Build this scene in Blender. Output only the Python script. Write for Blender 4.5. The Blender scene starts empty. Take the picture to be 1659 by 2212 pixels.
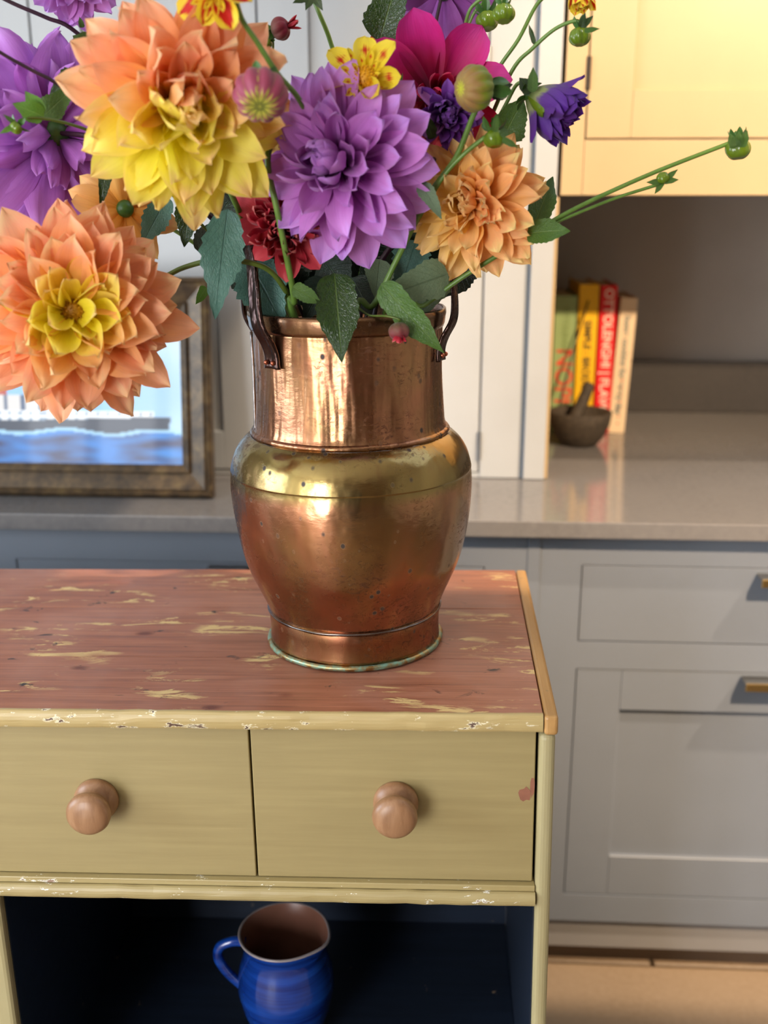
import bpy, bmesh, math, random
from mathutils import Vector as V, Matrix, Euler, noise as mn
random.seed(7)
sc = bpy.context.scene
COL = sc.collection
R_ = math.radians

# ------------------------------------------------------------------ camera
F, CX, CY, CH = 2300.0, 829.5, 1106.0, 1.405
PITCH, YAW = R_(16.5), R_(3.0)
FW = V((-math.sin(YAW)*math.cos(PITCH), math.cos(YAW)*math.cos(PITCH), -math.sin(PITCH)))
RT = V((math.cos(YAW), math.sin(YAW), 0))
UP = V((-math.sin(YAW)*math.sin(PITCH), math.cos(YAW)*math.sin(PITCH), math.cos(PITCH)))
CAM = V((0, 0, CH))
cd = bpy.data.cameras.new('camera'); cam = bpy.data.objects.new('camera', cd); COL.objects.link(cam)
cam.location = CAM; cam.rotation_euler = (R_(90)-PITCH, 0, YAW)
cd.sensor_fit = 'HORIZONTAL'; cd.sensor_width = 36.0; cd.lens = 36.0*F/1659.0
cd.clip_start = 0.02
cd.dof.use_dof = True; cd.dof.focus_distance = 1.13; cd.dof.aperture_fstop = 4.4
sc.camera = cam

# ------------------------------------------------------------------ world, sun, window lamps, exposure
w = bpy.data.worlds.new('sky'); sc.world = w; w.use_nodes = True
bg = w.node_tree.nodes['Background']; bg.inputs[0].default_value = (0.72, 0.84, 1.0, 1); bg.inputs[1].default_value = 1.6
SUN_DIR = V((-0.065, 0.037, -0.115)).normalized()
sd = bpy.data.lights.new('sun', 'SUN'); so = bpy.data.objects.new('sun', sd); COL.objects.link(so)
sd.energy = 2.3; sd.angle = R_(1.2); sd.color = (1.0, 0.80, 0.58)
so.rotation_euler = SUN_DIR.to_track_quat('-Z', 'Y').to_euler(); so.location = (2.5, 0, 3.5)
def area(name, loc, dirv, sx, sy, watts, colr):
    d = bpy.data.lights.new(name, 'AREA'); d.shape = 'RECTANGLE'; d.size = sx; d.size_y = sy; d.energy = watts; d.color = colr
    o = bpy.data.objects.new(name, d); COL.objects.link(o); o.location = loc
    o.rotation_euler = V(dirv).to_track_quat('-Z', 'Z').to_euler(); return o
area('left_window_daylight', (-2.62, 0.25, 1.55), (1, 0, 0), 1.7, 1.35, 84, (0.74, 0.87, 1.0))
area('garden_door_daylight', (-1.75, -2.38, 1.25), (0, 1, 0), 1.3, 2.0, 135, (0.97, 0.98, 1.0))
DL = (1.15, -.05)                                # warm ceiling downlight
dld = bpy.data.lights.new('warm_downlight', 'SPOT'); dld.energy = 520; dld.color = (1.0, 0.74, 0.48); dld.spot_size = R_(56); dld.spot_blend = .5; dld.shadow_soft_size = .035
dl = bpy.data.objects.new('warm_downlight', dld); COL.objects.link(dl); dl.location = (DL[0], DL[1], 2.57)
dl.rotation_euler = (V((.85, 2.4, 1.0))-dl.location).to_track_quat('-Z', 'Y').to_euler()
sc.view_settings.view_transform = 'Standard'; sc.view_settings.look = 'None'
sc.view_settings.exposure = 0.2; sc.view_settings.gamma = 1.0; sc.view_settings.use_curve_mapping = False
sc.cycles.max_bounces = 8; sc.cycles.diffuse_bounces = 4; sc.cycles.glossy_bounces = 4
sc.cycles.transmission_bounces = 4; sc.cycles.sample_clamp_indirect = 6.0; sc.cycles.caustics_reflective = False
sc.cycles.use_denoising = True

# ------------------------------------------------------------------ helpers
def ray(x, y): return FW + RT*((x-CX)/F) + UP*((CY-y)/F)
def at(x, y, Y):
    d = ray(x, y); return CAM + d*(Y/d.y)
def mpp(P): return (P-CAM).dot(FW)/F          # metres for one photo pixel at P
def srgb(r, g, b):
    f = lambda c: (c/12.92 if c <= .04045 else ((c+.055)/1.055)**2.4)
    return (f(r/255), f(g/255), f(b/255), 1)

class N:                                       # tiny node-graph writer
    def __init__(s, name):
        s.m = bpy.data.materials.new(name); s.m.use_nodes = True; s.t = s.m.node_tree
        s.b = s.t.nodes['Principled BSDF']; s.out = s.t.nodes['Material Output']
    def n(s, typ, **kw):
        nd = s.t.nodes.new(typ)
        for k, v in kw.items():
            if k.startswith('i_'):
                key = k[2:]; key = int(key) if key.isdigit() else key.replace('_', ' ')
                s.set(nd.inputs[key], v)
            else: setattr(nd, k, v)
        return nd
    def set(s, inp, v):
        if isinstance(v, bpy.types.NodeSocket): s.t.links.new(v, inp)
        else: inp.default_value = v
    def coord(s, kind='Object', scale=(1, 1, 1)):
        tc = s.n('ShaderNodeTexCoord'); mp = s.n('ShaderNodeMapping', i_Vector=tc.outputs[kind]); mp.inputs['Scale'].default_value = scale
        return mp.outputs[0]
    def noise(s, vec, scale, detail=3, rough=.55, dist=0):
        return s.n('ShaderNodeTexNoise', i_Vector=vec, i_Scale=scale, i_Detail=detail, i_Roughness=rough, i_Distortion=dist).outputs['Fac']
    def ramp(s, fac, stops):
        r = s.n('ShaderNodeValToRGB', i_Fac=fac); e = r.color_ramp.elements
        while len(e) < len(stops): e.new(.5)
        for k, (p, c) in enumerate(stops):
            e[k].position = p; e[k].color = c if len(c) == 4 else (*c, 1)
        return r.outputs[0]
    def thr(s, fac, a, b):
        return s.n('ShaderNodeMapRange', i_Value=fac, i_1=a, i_2=b).outputs[0]
    def mix(s, fac, a, b, mode='MIX'):
        nd = s.n('ShaderNodeMix', data_type='RGBA', blend_type=mode)
        s.set(nd.inputs['Factor'], fac); s.set(nd.inputs['A'], a); s.set(nd.inputs['B'], b); return nd.outputs['Result']
    def math(s, op, a, b=0.0, c=0.0):
        nd = s.n('ShaderNodeMath', operation=op); s.set(nd.inputs[0], a); s.set(nd.inputs[1], b)
        s.set(nd.inputs[2], c); return nd.outputs[0]
    def bump(s, h, strength=.2, dist=.002):
        return s.n('ShaderNodeBump', i_Height=h, i_Strength=strength, i_Distance=dist).outputs[0]
    def P(s, **kw):
        for k, v in kw.items(): s.set(s.b.inputs[k.replace('_', ' ')], v)
        return s.m

def paint(name, col, rough=.45, var=.06, scale=8, metal=0, bump=0, bscale=60, col2=None):
    g = N(name); c = g.coord()
    f = g.noise(c, scale, 3)
    dark = col2 or tuple(x*(1-var*2.2) for x in col[:3])+(1,)
    g.P(Base_Color=g.mix(g.thr(f, .35, .7), col, dark), Roughness=rough, Metallic=metal)
    if bump: g.P(Normal=g.bump(g.noise(c, bscale, 4), bump, .001))
    return g.m

def link(o, parent=None, world=False):
    COL.objects.link(o)
    if parent:
        o.parent = parent
        if world: o.matrix_parent_inverse = parent.matrix_basis.inverted()
    return o
def mesh(name, vs, fs, m=None, uv=None, smooth=True, edges=()):
    me = bpy.data.meshes.new(name); me.from_pydata([tuple(v) for v in vs], list(edges), fs)
    if uv:
        l = me.uv_layers.new(name='UVMap')
        for p in me.polygons:
            for li in p.loop_indices: l.data[li].uv = uv[me.loops[li].vertex_index]
    if smooth: me.polygons.foreach_set('use_smooth', [True]*len(me.polygons))
    if m: me.materials.append(m)
    me.update(); return me
def obj(name, me, parent=None, world=False):
    return link(bpy.data.objects.new(name, me), parent, world)
def thing(name, label, cat, loc, rot=(0, 0, 0), group=None):
    o = bpy.data.objects.new(name, None); o.empty_display_size = .05; COL.objects.link(o)
    o.location = loc; o.rotation_euler = rot; tag(o, label, cat, group); return o
def tag(o, label=None, cat=None, group=None, kind=None):
    if label: o['label'] = label
    if cat: o['category'] = cat
    if group: o['group'] = group
    if kind: o['kind'] = kind
    return o
def bm_obj(name, bm, m, parent=None, world=False, smooth=False):
    me = bpy.data.meshes.new(name); bm.normal_update(); bm.to_mesh(me); bm.free(); me.materials.append(m)
    if smooth: me.polygons.foreach_set('use_smooth', [True]*len(me.polygons))
    return obj(name, me, parent, world)
def bx(bm, x0, x1, y0, y1, z0, z1, bev=0.0, seg=2):
    g = bmesh.ops.create_cube(bm, size=1.0)
    for v in g['verts']:
        v.co = V(((x0+x1)/2+v.co.x*(x1-x0), (y0+y1)/2+v.co.y*(y1-y0), (z0+z1)/2+v.co.z*(z1-z0)))
    if bev:
        es = list({e for v in g['verts'] for e in v.link_edges})
        bmesh.ops.bevel(bm, geom=es, offset=bev, segments=seg, profile=.5, affect='EDGES')
def box(name, x0, x1, y0, y1, z0, z1, m, parent=None, bev=.0015, seg=2, world=False):
    bm = bmesh.new(); bx(bm, x0, x1, y0, y1, z0, z1, bev, seg); return bm_obj(name, bm, m, parent, world)
def lathe(prof, seg=64, fn=None, m=None, name='lathe', close=False):
    vs, fs, uv = [], [], []
    n = len(prof)
    for j in range(seg):
        a = 2*math.pi*j/seg
        for i, (r, z) in enumerate(prof):
            rr = fn(a, r, z) if fn else r
            vs.append((rr*math.cos(a), rr*math.sin(a), z)); uv.append((j/seg, i/max(1, n-1)))
    for j in range(seg):
        k = (j+1) % seg
        for i in range(n-1): fs.append((j*n+i, k*n+i, k*n+i+1, j*n+i+1))
    return mesh(name, vs, fs, m, uv)
def catmull(pts, per=6):
    P = [pts[0]*2-pts[1]]+list(pts)+[pts[-1]*2-pts[-2]]; out = []
    for i in range(1, len(P)-2):
        p0, p1, p2, p3 = P[i-1:i+3]
        for k in range(per):
            t = k/per
            out.append(.5*((2*p1)+(p2-p0)*t+(2*p0-5*p1+4*p2-p3)*t*t+(3*p1-p0-3*p2+p3)*t**3))
    out.append(P[-2]); return out
def frames(path):
    T = []
    for i in range(len(path)):
        a = path[max(0, i-1)]; b = path[min(len(path)-1, i+1)]; T.append((b-a).normalized())
    n = T[0].orthogonal().normalized(); out = []
    for t in T:
        n = (n-t*n.dot(t)).normalized(); out.append((t, n, t.cross(n)))
    return out
def tube(path, rad, m, name='stem', seg=8):
    vs, fs = [], []; fr = frames(path); L = len(path)
    for i, (p, (t, n, b)) in enumerate(zip(path, fr)):
        r = rad(i/(L-1)) if callable(rad) else rad
        for j in range(seg):
            a = 2*math.pi*j/seg; vs.append(p+(n*math.cos(a)+b*math.sin(a))*r)
    for i in range(L-1):
        for j in range(seg):
            k = (j+1) % seg; fs.append((i*seg+j, i*seg+k, (i+1)*seg+k, (i+1)*seg+j))
    fs.append(tuple(range(seg))[::-1]); fs.append(tuple((L-1)*seg+j for j in range(seg)))
    return mesh(name, vs, fs, m)

# ------------------------------------------------------------------ materials: room
m_grey = paint('larder_paint', srgb(166, 167, 167), .4, .02)
m_cream = paint('cupboard_paint', srgb(176, 151, 112), .4, .02)
m_base = paint('base_cabinet_paint', srgb(120, 126, 136), .45, .02)
m_wallp = paint('wall_paint', srgb(205, 198, 185), .8, .02)
m_niche = paint('niche_wall_paint', srgb(182, 176, 170), .8, .03)
m_ceil = paint('ceiling_paint', srgb(235, 232, 225), .9, .01)
m_gap = paint('shadow_gap_paint', srgb(110, 120, 132), .8, .02)
m_kick = paint('kick_shade_brown', srgb(110, 92, 76), .6)  # brown stands in for the shade below the plinth
m_plinth = paint('plinth_paint', srgb(140, 138, 138), .5, .02)
def quartz(name, a, b, rough):
    g = N(name); c = g.coord()
    f = g.noise(c, 90, 5, .7); h = g.noise(c, 4, 3)
    g.P(Base_Color=g.mix(g.thr(h, .3, .75), g.mix(g.thr(f, .35, .65), a, b), a), Roughness=rough); return g.m
m_top = quartz('quartz_worktop', srgb(116, 112, 110), srgb(98, 95, 95), .12)
m_up = quartz('dark_quartz_upstand', srgb(70, 66, 64), srgb(52, 50, 50), .35)
m_tile = quartz('floor_tile_stone', srgb(156, 134, 110), srgb(138, 116, 92), .5)
m_grout = paint('floor_grout', srgb(120, 100, 80), .9)
m_metal = paint('brushed_nickel', srgb(150, 150, 150), .32, .05, 30, 1)
m_dkh = paint('dark_hinge', srgb(70, 62, 56), .5, .05, 30, 1)
m_brass = paint('brass_edge_handle', srgb(190, 160, 105), .3, .05, 30, 1)

# ------------------------------------------------------------------ setting
XL, XR, YB, YF, ZC = -2.5, 2.5, -2.25, 2.64, 2.6
fl = box('floor', XL, XR, YB, YF, -.1, -.012, m_grout, bev=0); tag(fl, kind='structure')
tb = bmesh.new(); bx(tb, -.3, .3, -.3, .3, -.0115, 0, .003, 1)
tme = bpy.data.meshes.new('tile'); tb.to_mesh(tme); tb.free(); tme.materials.append(m_tile)
y = YB+.3-.02
for j in range(8):
    for i in range(8):
        xx = .12+(i-4)*.606+(.303 if j % 2 else 0)
        if xx-.3 < XL or xx+.3 > XR: continue
        yy = 1.7+.0-(j*.606)+.33
        if yy-.3 < YB: continue
        t = obj('tile', tme, fl); t.location = (xx, yy, random.uniform(-.0006, 0))
def walls(name, boxes, m):
    bm = bmesh.new()
    for b in boxes: bx(bm, *b)
    return tag(bm_obj(name, bm, m), kind='structure')
walls('wall_front', [(XL, XR, YF, YF+.1, 0, ZC)], m_niche)
walls('wall_right', [(XR, XR+.1, YB, YF, 0, ZC)], m_wallp)
walls('wall_left', [(XL-.1, XL, YB, -.6, 0, ZC), (XL-.1, XL, 1.1, YF, 0, ZC), (XL-.1, XL, -.6, 1.1, 0, .87), (XL-.1, XL, -.6, 1.1, 2.22, ZC)], m_wallp)
m_wallb = paint('brown_back_wall', srgb(150, 128, 108), .8, .02); m_dkslab = paint('dark_slab_finish', srgb(44, 34, 30), .4, .1)
walls('wall_back', [(XL, -2.4, YB-.1, YB, 0, ZC), (-1.1, -.45, YB-.1, YB, 0, ZC), (.42, XR, YB-.1, YB, 0, ZC), (-2.4, -1.1, YB-.1, YB, 2.25, ZC), (-.45, .42, YB-.1, YB, 2.1, ZC)], m_wallb)
tag(box('dark_reflection_slab', -.45, .42, YB-.07, YB-.02, 0, 2.1, m_dkslab), kind='structure')  # unseen dark slab, added to put a dark streak in the copper's reflections
bm = bmesh.new(); bmesh.ops.create_cone(bm, cap_ends=True, segments=32, radius1=.06, radius2=.05, depth=.012)
for v in bm.verts: v.co += V((DL[0], DL[1], ZC-.006))
tag(bm_obj('ceiling_downlight', bm, m_metal), 'round metal recessed downlight in the ceiling behind the viewer', 'light')
SK = (.42, 2.35, .72, 2.15)
walls('ceiling', [(XL, SK[0], YB, YF, ZC, ZC+.12), (SK[1], XR, YB, YF, ZC, ZC+.12), (SK[0], SK[1], YB, SK[2], ZC, ZC+.12), (SK[0], SK[1], SK[3], YF, ZC, ZC+.12)], m_ceil)
m_wf = paint('window_frame_paint', srgb(225, 225, 222), .4, .01)
def win(name, bars):
    bm = bmesh.new()
    for b in bars: bx(bm, *b, bev=.004)
    return tag(bm_obj(name, bm, m_wf), kind='structure')
win('window_1', [(XL-.08, XL-.03, y-.03, y+.03, .87, 2.22) for y in (-.57, -.02, .52, 1.07)]+[(XL-.08, XL-.03, -.6, 1.1, z-.03, z+.03) for z in (.90, 1.75, 2.19)])
win('door_1', [(x-.04, x+.04, YB-.09, YB-.03, 0, 2.25) for x in (-2.36, -1.95, -1.55, -1.14)]+[(-2.4, -1.1, YB-.09, YB-.03, z-.05, z+.05) for z in (.1, 2.2)])
win('window_2', [(x-.03, x+.03, SK[2], SK[3], ZC+.03, ZC+.08) for x in (SK[0]+.0, SK[1]-.0)]+[(SK[0], SK[1], yy-.03, yy+.03, ZC+.03, ZC+.08) for yy in (SK[2], SK[3])])

# ------------------------------------------------------------------ fitted furniture
def shaker_door(parent, x0, x1, z0, z1, yf, m, st=.085, nm='door', th=.02, rail_b=.072, rail_t=.085):
    d = bpy.data.objects.new(nm, None)
    bm = bmesh.new()
    bx(bm, x0, x0+st, yf, yf+th, z0, z1, .001, 1); bx(bm, x1-st, x1, yf, yf+th, z0, z1, .001, 1)
    bx(bm, x0+st, x1-st, yf, yf+th, z0, z0+rail_b, .001, 1); bx(bm, x0+st, x1-st, yf, yf+th, z1-rail_t, z1, .001, 1)
    f = bm_obj(nm, bm, m, parent)
    box('panel', x0+st-.003, x1-st+.003, yf+.009, yf+th-.002, z0+rail_b-.003, z1-rail_t+.003, m, f, bev=0)
    return f
def hinge(parent, x, z, yf, m=m_metal):
    bm = bmesh.new()
    g = bmesh.ops.create_cone(bm, cap_ends=True, segments=12, radius1=.0035, radius2=.0035, depth=.052)
    for v in g['verts']: v.co += V((x, yf-.001, z))
    bx(bm, x-.004, x+.004, yf-.0008, yf+.004, z-.024, z+.024)
    return bm_obj('hinge', bm, m, parent, smooth=False)

# tall larder standing on the worktop
YL = 1.93
lar = thing('larder_cupboard', 'tall pale cream larder cupboard with flat-panelled doors, standing on worktop behind the vase', 'cupboard', (-.65, YL, .9))
O = V((-.65, YL, .9))
def L(x0, x1, y0, y1, z0, z1): return (x0-O.x, x1-O.x, y0-O.y, y1-O.y, z0-O.z, z1-O.z)
bm = bmesh.new()
bx(bm, *L(-1.49, .150, YL+.026, 2.63, .901, 2.35)); carc = bm_obj('carcass', bm, m_grey, lar)
for a, b in ((-1.485, -1.097), (-1.094, -.7055), (-.7025, -.317), (-.314, .0735)):
    l = L(a, b, 0, 0, .912, 2.30)
    dd = shaker_door(lar, l[0], l[1], l[4], l[5], .004, m_grey)
    if b > 0:
        for z in (.962, 1.62, 2.2): hinge(dd, .0745-O.x, z-O.z, .003)
box('face_frame', *L(.0765, .1495, YL+.003, YL+.0255, .901, 2.35), m_grey, lar)
box('pilaster', *L(.1575, .1965, YL-.004, 2.63, .901, 2.35), m_grey, lar)
box('corner_bead', *L(.1965, .2025, YL+.002, 2.63, .901, 1.404), m_cream, lar)
box('shadow_gap', *L(.1497, .1573, YL+.0055, YL+.03, .901, 2.35), m_gap, lar, bev=0)
box('bottom_rail', *L(-1.49, .0765, YL+.006, YL+.0255, .901, .910), m_grey, lar, bev=.0005)
box('door_reveal', *L(-1.486, .0765, YL+.0245, YL+.0258, .905, 2.31), m_gap, lar, bev=0)

# wall cupboard at right
wc = thing('wall_cupboard', 'warm cream wall cupboard hanging above the open niche at upper right', 'cupboard', (1.2, YL, 1.407))
O = V((1.2, YL, 1.407))
box('carcass', *L(.2035, 2.2, YL+.021, 2.63, 1.4085, 2.35), m_cream, wc)
box('frame_stile', *L(.2035, .2400, YL, YL+.0205, 1.407, 2.35), m_cream, wc, bev=.001)
box('frame_rail', *L(.2405, 2.2, YL, YL+.0205, 1.407, 1.4975), m_cream, wc, bev=.001)
for a, b in ((.2425, .86), (.864, 1.48), (1.484, 2.1)):
    l = L(a, b, 0, 0, 1.5, 2.30)
    d = shaker_door(wc, l[0], l[1], l[4], l[5], .0005, m_cream, st=.075, rail_b=.077)
    if a < .3: hinge(d, .2412-O.x, 1.603-O.z, 0, m_dkh)

# worktop and upstand
wt = box('worktop', -1.6, 2.2, 1.66, 2.63, .872, .90, m_top, bev=.002)
tag(wt, 'long polished beige quartz worktop with a thick square edge', 'worktop')
us = box('upstand', .198, 2.2, 2.60, 2.638, .901, 1.021, m_up, bev=.001)
tag(us, 'dark grey stone upstand strip along the back of the niche', 'upstand')

# base cabinets
def tab_handle(parent, x0, x1, z, yf, m, top=m_metal):
    h = box('handle', x0, x1, yf-.030, yf-.001, z-.002, z+.002, top, parent, bev=.0006)
    box('handle_lip', x0, x1, yf-.034, yf-.030, z-.012, z+.002, m, h, bev=.0008)
    return h
YC = 1.69
bc = thing('base_cabinet', 'grey painted base cabinet with drawer and panelled door at lower right', 'cabinet', (.6, YC, 0))
O = V((.6, YC, 0))
box('carcass', *L(.1725, 2.2, YC+.021, 2.6, .12, .871), m_base, bc)
box('corner_strip', *L(.1505, .1722, YC-.002, YC+.03, .12, .8705), m_base, bc, bev=.001)
bm = bmesh.new()
for q in ((.1725, .2412, .121, .8705), (.2412, 1.0, .8172, .8705), (.2412, 1.0, .629, .6785), (.2412, 1.0, .121, .1772), (1.0, 2.2, .121, .8705)):
    bx(bm, *L(q[0], q[1], YC, YC+.0205, q[2], q[3]))
bm_obj('face_frame', bm, m_base, bc)
dr = box('drawer', *L(.2428, .9985, YC+.0015, YC+.0205, .6802, .8155), m_base, bc, bev=.001)
tab_handle(dr, .529-O.x, .66-O.x, .806, 0, m_brass)
dr = shaker_door(bc, .2428-O.x, .9985-O.x, .1788, .6274, .0015, m_base, st=.077, rail_b=.081, rail_t=.076)
tab_handle(dr, .5205-O.x, .66-O.x, .6205, 0, m_brass)
box('plinth', *L(.1725, 2.2, YC+.012, YC+.03, .055, .1195), m_plinth, bc)
box('kick_shade_strip', *L(.1725, 2.2, YC+.05, YC+.07, 0, .0545), m_kick, bc)
lc = thing('base_cabinet', 'grey painted run of drawers below the worktop, half hidden behind the old chest', 'cabinet', (-.7, YC, 0))
O = V((-.7, YC, 0))
box('carcass', *L(-1.6, .150, YC+.021, 2.6, .12, .871), m_base, lc)
bm = bmesh.new()
for q in ((.0800, .150, .121, .8705), (-.72, .0800, .8112, .8705), (-.72, .0800, .60, .66), (-.80, -.72, .121, .8705), (-1.6, -.80, .121, .8705), (-.72, .08, .121, .2)):
    bx(bm, *L(q[0], q[1], YC, YC+.0205, q[2], q[3]))
bm_obj('face_frame', bm, m_base, lc)
dr = box('drawer', *L(-.7185, .0785, YC+.0015, YC+.0205, .662, .8095), m_base, lc, bev=.001)
tab_handle(dr, -.385-O.x, -.318-O.x, .8045, 0, m_metal)
box('drawer', *L(-.7185, .0785, YC+.0015, YC+.0205, .202, .598), m_base, lc, bev=.001)
box('plinth', *L(-1.6, .1725, YC+.012, YC+.03, .055, .1195), m_plinth, lc)
box('kick_shade_strip', *L(-1.6, .1725, YC+.05, YC+.07, 0, .0545), m_kick, lc)

# ------------------------------------------------------------------ framed ship painting
def painting():
    W, Hh, A = .60, .375, .055
    root = thing('framed_painting', 'antique wooden frame holding a ship at sea, leaning on larder doors', 'painting', (-.39-W/2, 1.785, .9005), (R_(-7), 0, 0))
    g = N('antique_frame'); c = g.coord()
    f = g.noise(c, 40, 5, .7)
    g.P(Base_Color=g.ramp(f, [(.3, srgb(40, 30, 20)), (.55, srgb(82, 64, 42)), (.75, srgb(116, 96, 60))]), Roughness=.42, Metallic=.25, Normal=g.bump(f, .3, .001))
    mf = g.m
    prof = [(0, 0), (0, -.022), (.006, -.027), (.010, -.022), (.014, -.024), (.034, -.015), (.040, -.012), (.043, -.017), (.049, -.013), (A, -.008), (A, 0)]
    h = Hh/2; wd = W/2
    for sgn in range(4):
        vs, fs = [], []
        for e in (0, 1):
            for (a, d) in prof:
                if sgn == 0: x = (-wd+a, wd-a)[e]; z = a
                elif sgn == 1: x = (wd-a, -wd+a)[e]; z = Hh-a
                elif sgn == 2: x = -wd+a; z = (Hh-a, a)[e]
                else: x = wd-a; z = (a, Hh-a)[e]
                vs.append((x, d, z))
        n = len(prof)
        for i in range(n): fs.append((i, (i+1) % n, n+(i+1) % n, n+i))
        obj('frame_moulding', mesh('frame_moulding', vs, fs, mf, smooth=False), root)
    # canvas: vertex-coloured flat picture
    nx, nz = 170, 110; x0, x1, z0, z1 = -wd+A-.002, wd-A+.002, A-.002, Hh-A+.002
    vs, fs, cols = [], [], []
    for j in range(nz+1):
        for i in range(nx+1):
            u, v = i/nx, j/nz; X = x0+(x1-x0)*u; Z = z0+(z1-z0)*v
            vs.append((X, -.006, Z))
            zz = Z-A; xr = (x1-X)
            nn = mn.noise(V((X*14, Z*60, 1))); n2 = mn.noise(V((X*30+5, Z*90, 3)))
            sea = .058+.004*math.sin(X*40)+.003*nn
            if zz < sea:
                k = max(0, min(1, .5+.9*nn+.35*n2)); c = [a*(1-k)+b*k for a, b in zip(srgb(2, 24, 80), srgb(30, 120, 200))]
                if zz > sea-.006: c = srgb(150, 195, 220)
            elif zz < .083+.000 and zz > sea and xr > .028+ (zz-.05)*-.2 and zz < .076+.012*max(0, 1-(xr-.03)/.22)*.6: c = srgb(20, 36, 58)
            elif xr > .035 and zz < .092 and xr > .05: c = srgb(225, 228, 230) if (int(X*160) % 3 or int(Z*200) % 2) else srgb(120, 140, 160)
            elif xr > .19 and xr < .40 and zz < .118: c = srgb(205, 200, 195) if int(X*130) % 4 else srgb(60, 80, 110)
            elif .24 < xr < .262 or .31 < xr < .332: c = srgb(170, 60, 40) if zz < .16 else (srgb(20, 20, 24) if zz < .17 else srgb(150, 190, 225))
            else:
                k = max(0, min(1, .5+.6*mn.noise(V((X*5, Z*9, 7))))); c = [a*(1-k)+b*k for a, b in zip(srgb(118, 172, 218), srgb(185, 212, 232))]
            cols.append((c[0], c[1], c[2], 1))
    for j in range(nz):
        for i in range(nx): a = j*(nx+1)+i; fs.append((a, a+1, a+nx+2, a+nx+1))
    g = N('ship_picture'); at_ = g.n('ShaderNodeVertexColor', layer_name='Col')
    g.P(Base_Color=at_.outputs[0], Roughness=.4, Coat_Weight=.12, Coat_Roughness=.03)
    me = mesh('picture', vs, fs, g.m)
    ca = me.color_attributes.new('Col', 'FLOAT_COLOR', 'POINT')
    for i, c in enumerate(cols): ca.data[i].color = c
    obj('picture', me, root)
    bm = bmesh.new(); bx(bm, -wd+.004, wd-.004, -.004, .002, .004, Hh-.004); bm_obj('backing_board', bm, m_grout, root)
painting()

# ------------------------------------------------------------------ cookbooks, mortar, pestle, thin stick
def text_mesh(s, size, m, name='lettering', bold=0.0):
    cu = bpy.data.curves.new(name, 'FONT'); cu.body = s; cu.size = size; cu.align_x = 'CENTER'; cu.align_y = 'CENTER'; cu.offset = bold; cu.extrude = .0002
    o = bpy.data.objects.new(name, cu); COL.objects.link(o)
    me = bpy.data.meshes.new_from_object(o.evaluated_get(bpy.context.evaluated_depsgraph_get()))
    bpy.data.objects.remove(o); me.materials.clear(); me.materials.append(m); me.name = name; return me
m_page = paint('book_pages', srgb(225, 212, 188), .9, .08, 60)
def book(label, x0, w_, h, col, text, tcol, tsize, tz, lean=0, y0=2.35, extra=()):
    root = thing('cookbook', label, 'book', (x0, y0, .9006), (0, lean, 0), 'cookbooks on the niche worktop')
    mc = paint('book_cover', col, .4, .04)
    bm = bmesh.new()
    bx(bm, 0, w_, 0, .004, 0, h, .001); bx(bm, 0, .0025, .003, .205, 0, h, .0008); bx(bm, w_-.0025, w_, .003, .205, 0, h, .0008)
    bm_obj('cover', bm, mc, root)
    box('page_block', .003, w_-.003, .0045, .198, .004, h-.004, m_page, root, bev=0)
    for (t, tc, ts, z) in ((text, tcol, tsize, tz),)+tuple(extra):
        o = obj('lettering', text_mesh(t, ts, paint('book_lettering', tc, .5), bold=.0006), root)
        o.location = (w_/2, -.0006, z); o.rotation_euler = Matrix(((0, 1, 0), (0, 0, -1), (-1, 0, 0))).transposed().inverted().to_euler()
        o.rotation_euler = Euler((R_(90), R_(90), 0)).to_matrix().to_euler()
    return root
book('thin pale pink cookbook, leftmost of the row, almost hidden by the larder side', .208, .037, .24, srgb(205, 160, 140), '', srgb(60, 60, 60), .01, .1)
book('sage green cookbook with red capital letters, behind the mortar', .2475, .047, .30, srgb(140, 160, 105), 'NOPI', srgb(215, 70, 45), .052, .125, extra=(('OTTOLENGHI', srgb(120, 140, 80), .016, .225),))
book('bright yellow cookbook with small black lettering, between green and red books', .2985, .0415, .324, srgb(238, 185, 20), 'SIMPLE : BRODO', srgb(60, 50, 20), .021, .17)
book('red cookbook with big white lettering, between the yellow and cream books', .3435, .036, .322, srgb(222, 25, 30), 'OTTOLENGHI | FLAVOUR', srgb(250, 215, 200), .027, .16)
book('cream cookbook with pink pattern, rightmost and leaning, end of the row', .3765, .036, .297, srgb(232, 205, 170), 'home cooking for every day', srgb(120, 130, 125), .019, .15, lean=R_(2.2), extra=(('· · · · · · ·', srgb(220, 120, 95), .03, .07),))
g = N('granite'); c = g.coord(); f = g.noise(c, 120, 5, .8)
g.P(Base_Color=g.ramp(f, [(.3, srgb(30, 25, 20)), (.7, srgb(82, 70, 56))]), Roughness=.75, Normal=g.bump(f, .5, .002)); m_gran = g.m
mo = thing('mortar', 'rough dark granite mortar bowl in front of the cookbooks', 'mortar', (.298, 2.232, .9005))
obj('bowl', lathe([(0, 0), (.036, 0), (.040, .004), (.052, .02), (.0625, .045), (.066, .068), (.064, .072), (.058, .070), (.050, .045), (.034, .022), (0, .014)], 48, None, m_gran, 'bowl'), mo)
pp = [V((.272, 2.225, .922)), V((.285, 2.23, .95)), V((.306, 2.245, .998)), V((.318, 2.252, 1.028))]
pe = obj('pestle', tube(catmull(pp), lambda t: .0165-.006*t if t < .97 else .006, m_gran, 'pestle', 14)); tag(pe, 'dark granite pestle leaning out of the mortar bowl', 'pestle')
m_dark = paint('dark_stick', srgb(40, 32, 26), .6)
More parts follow.
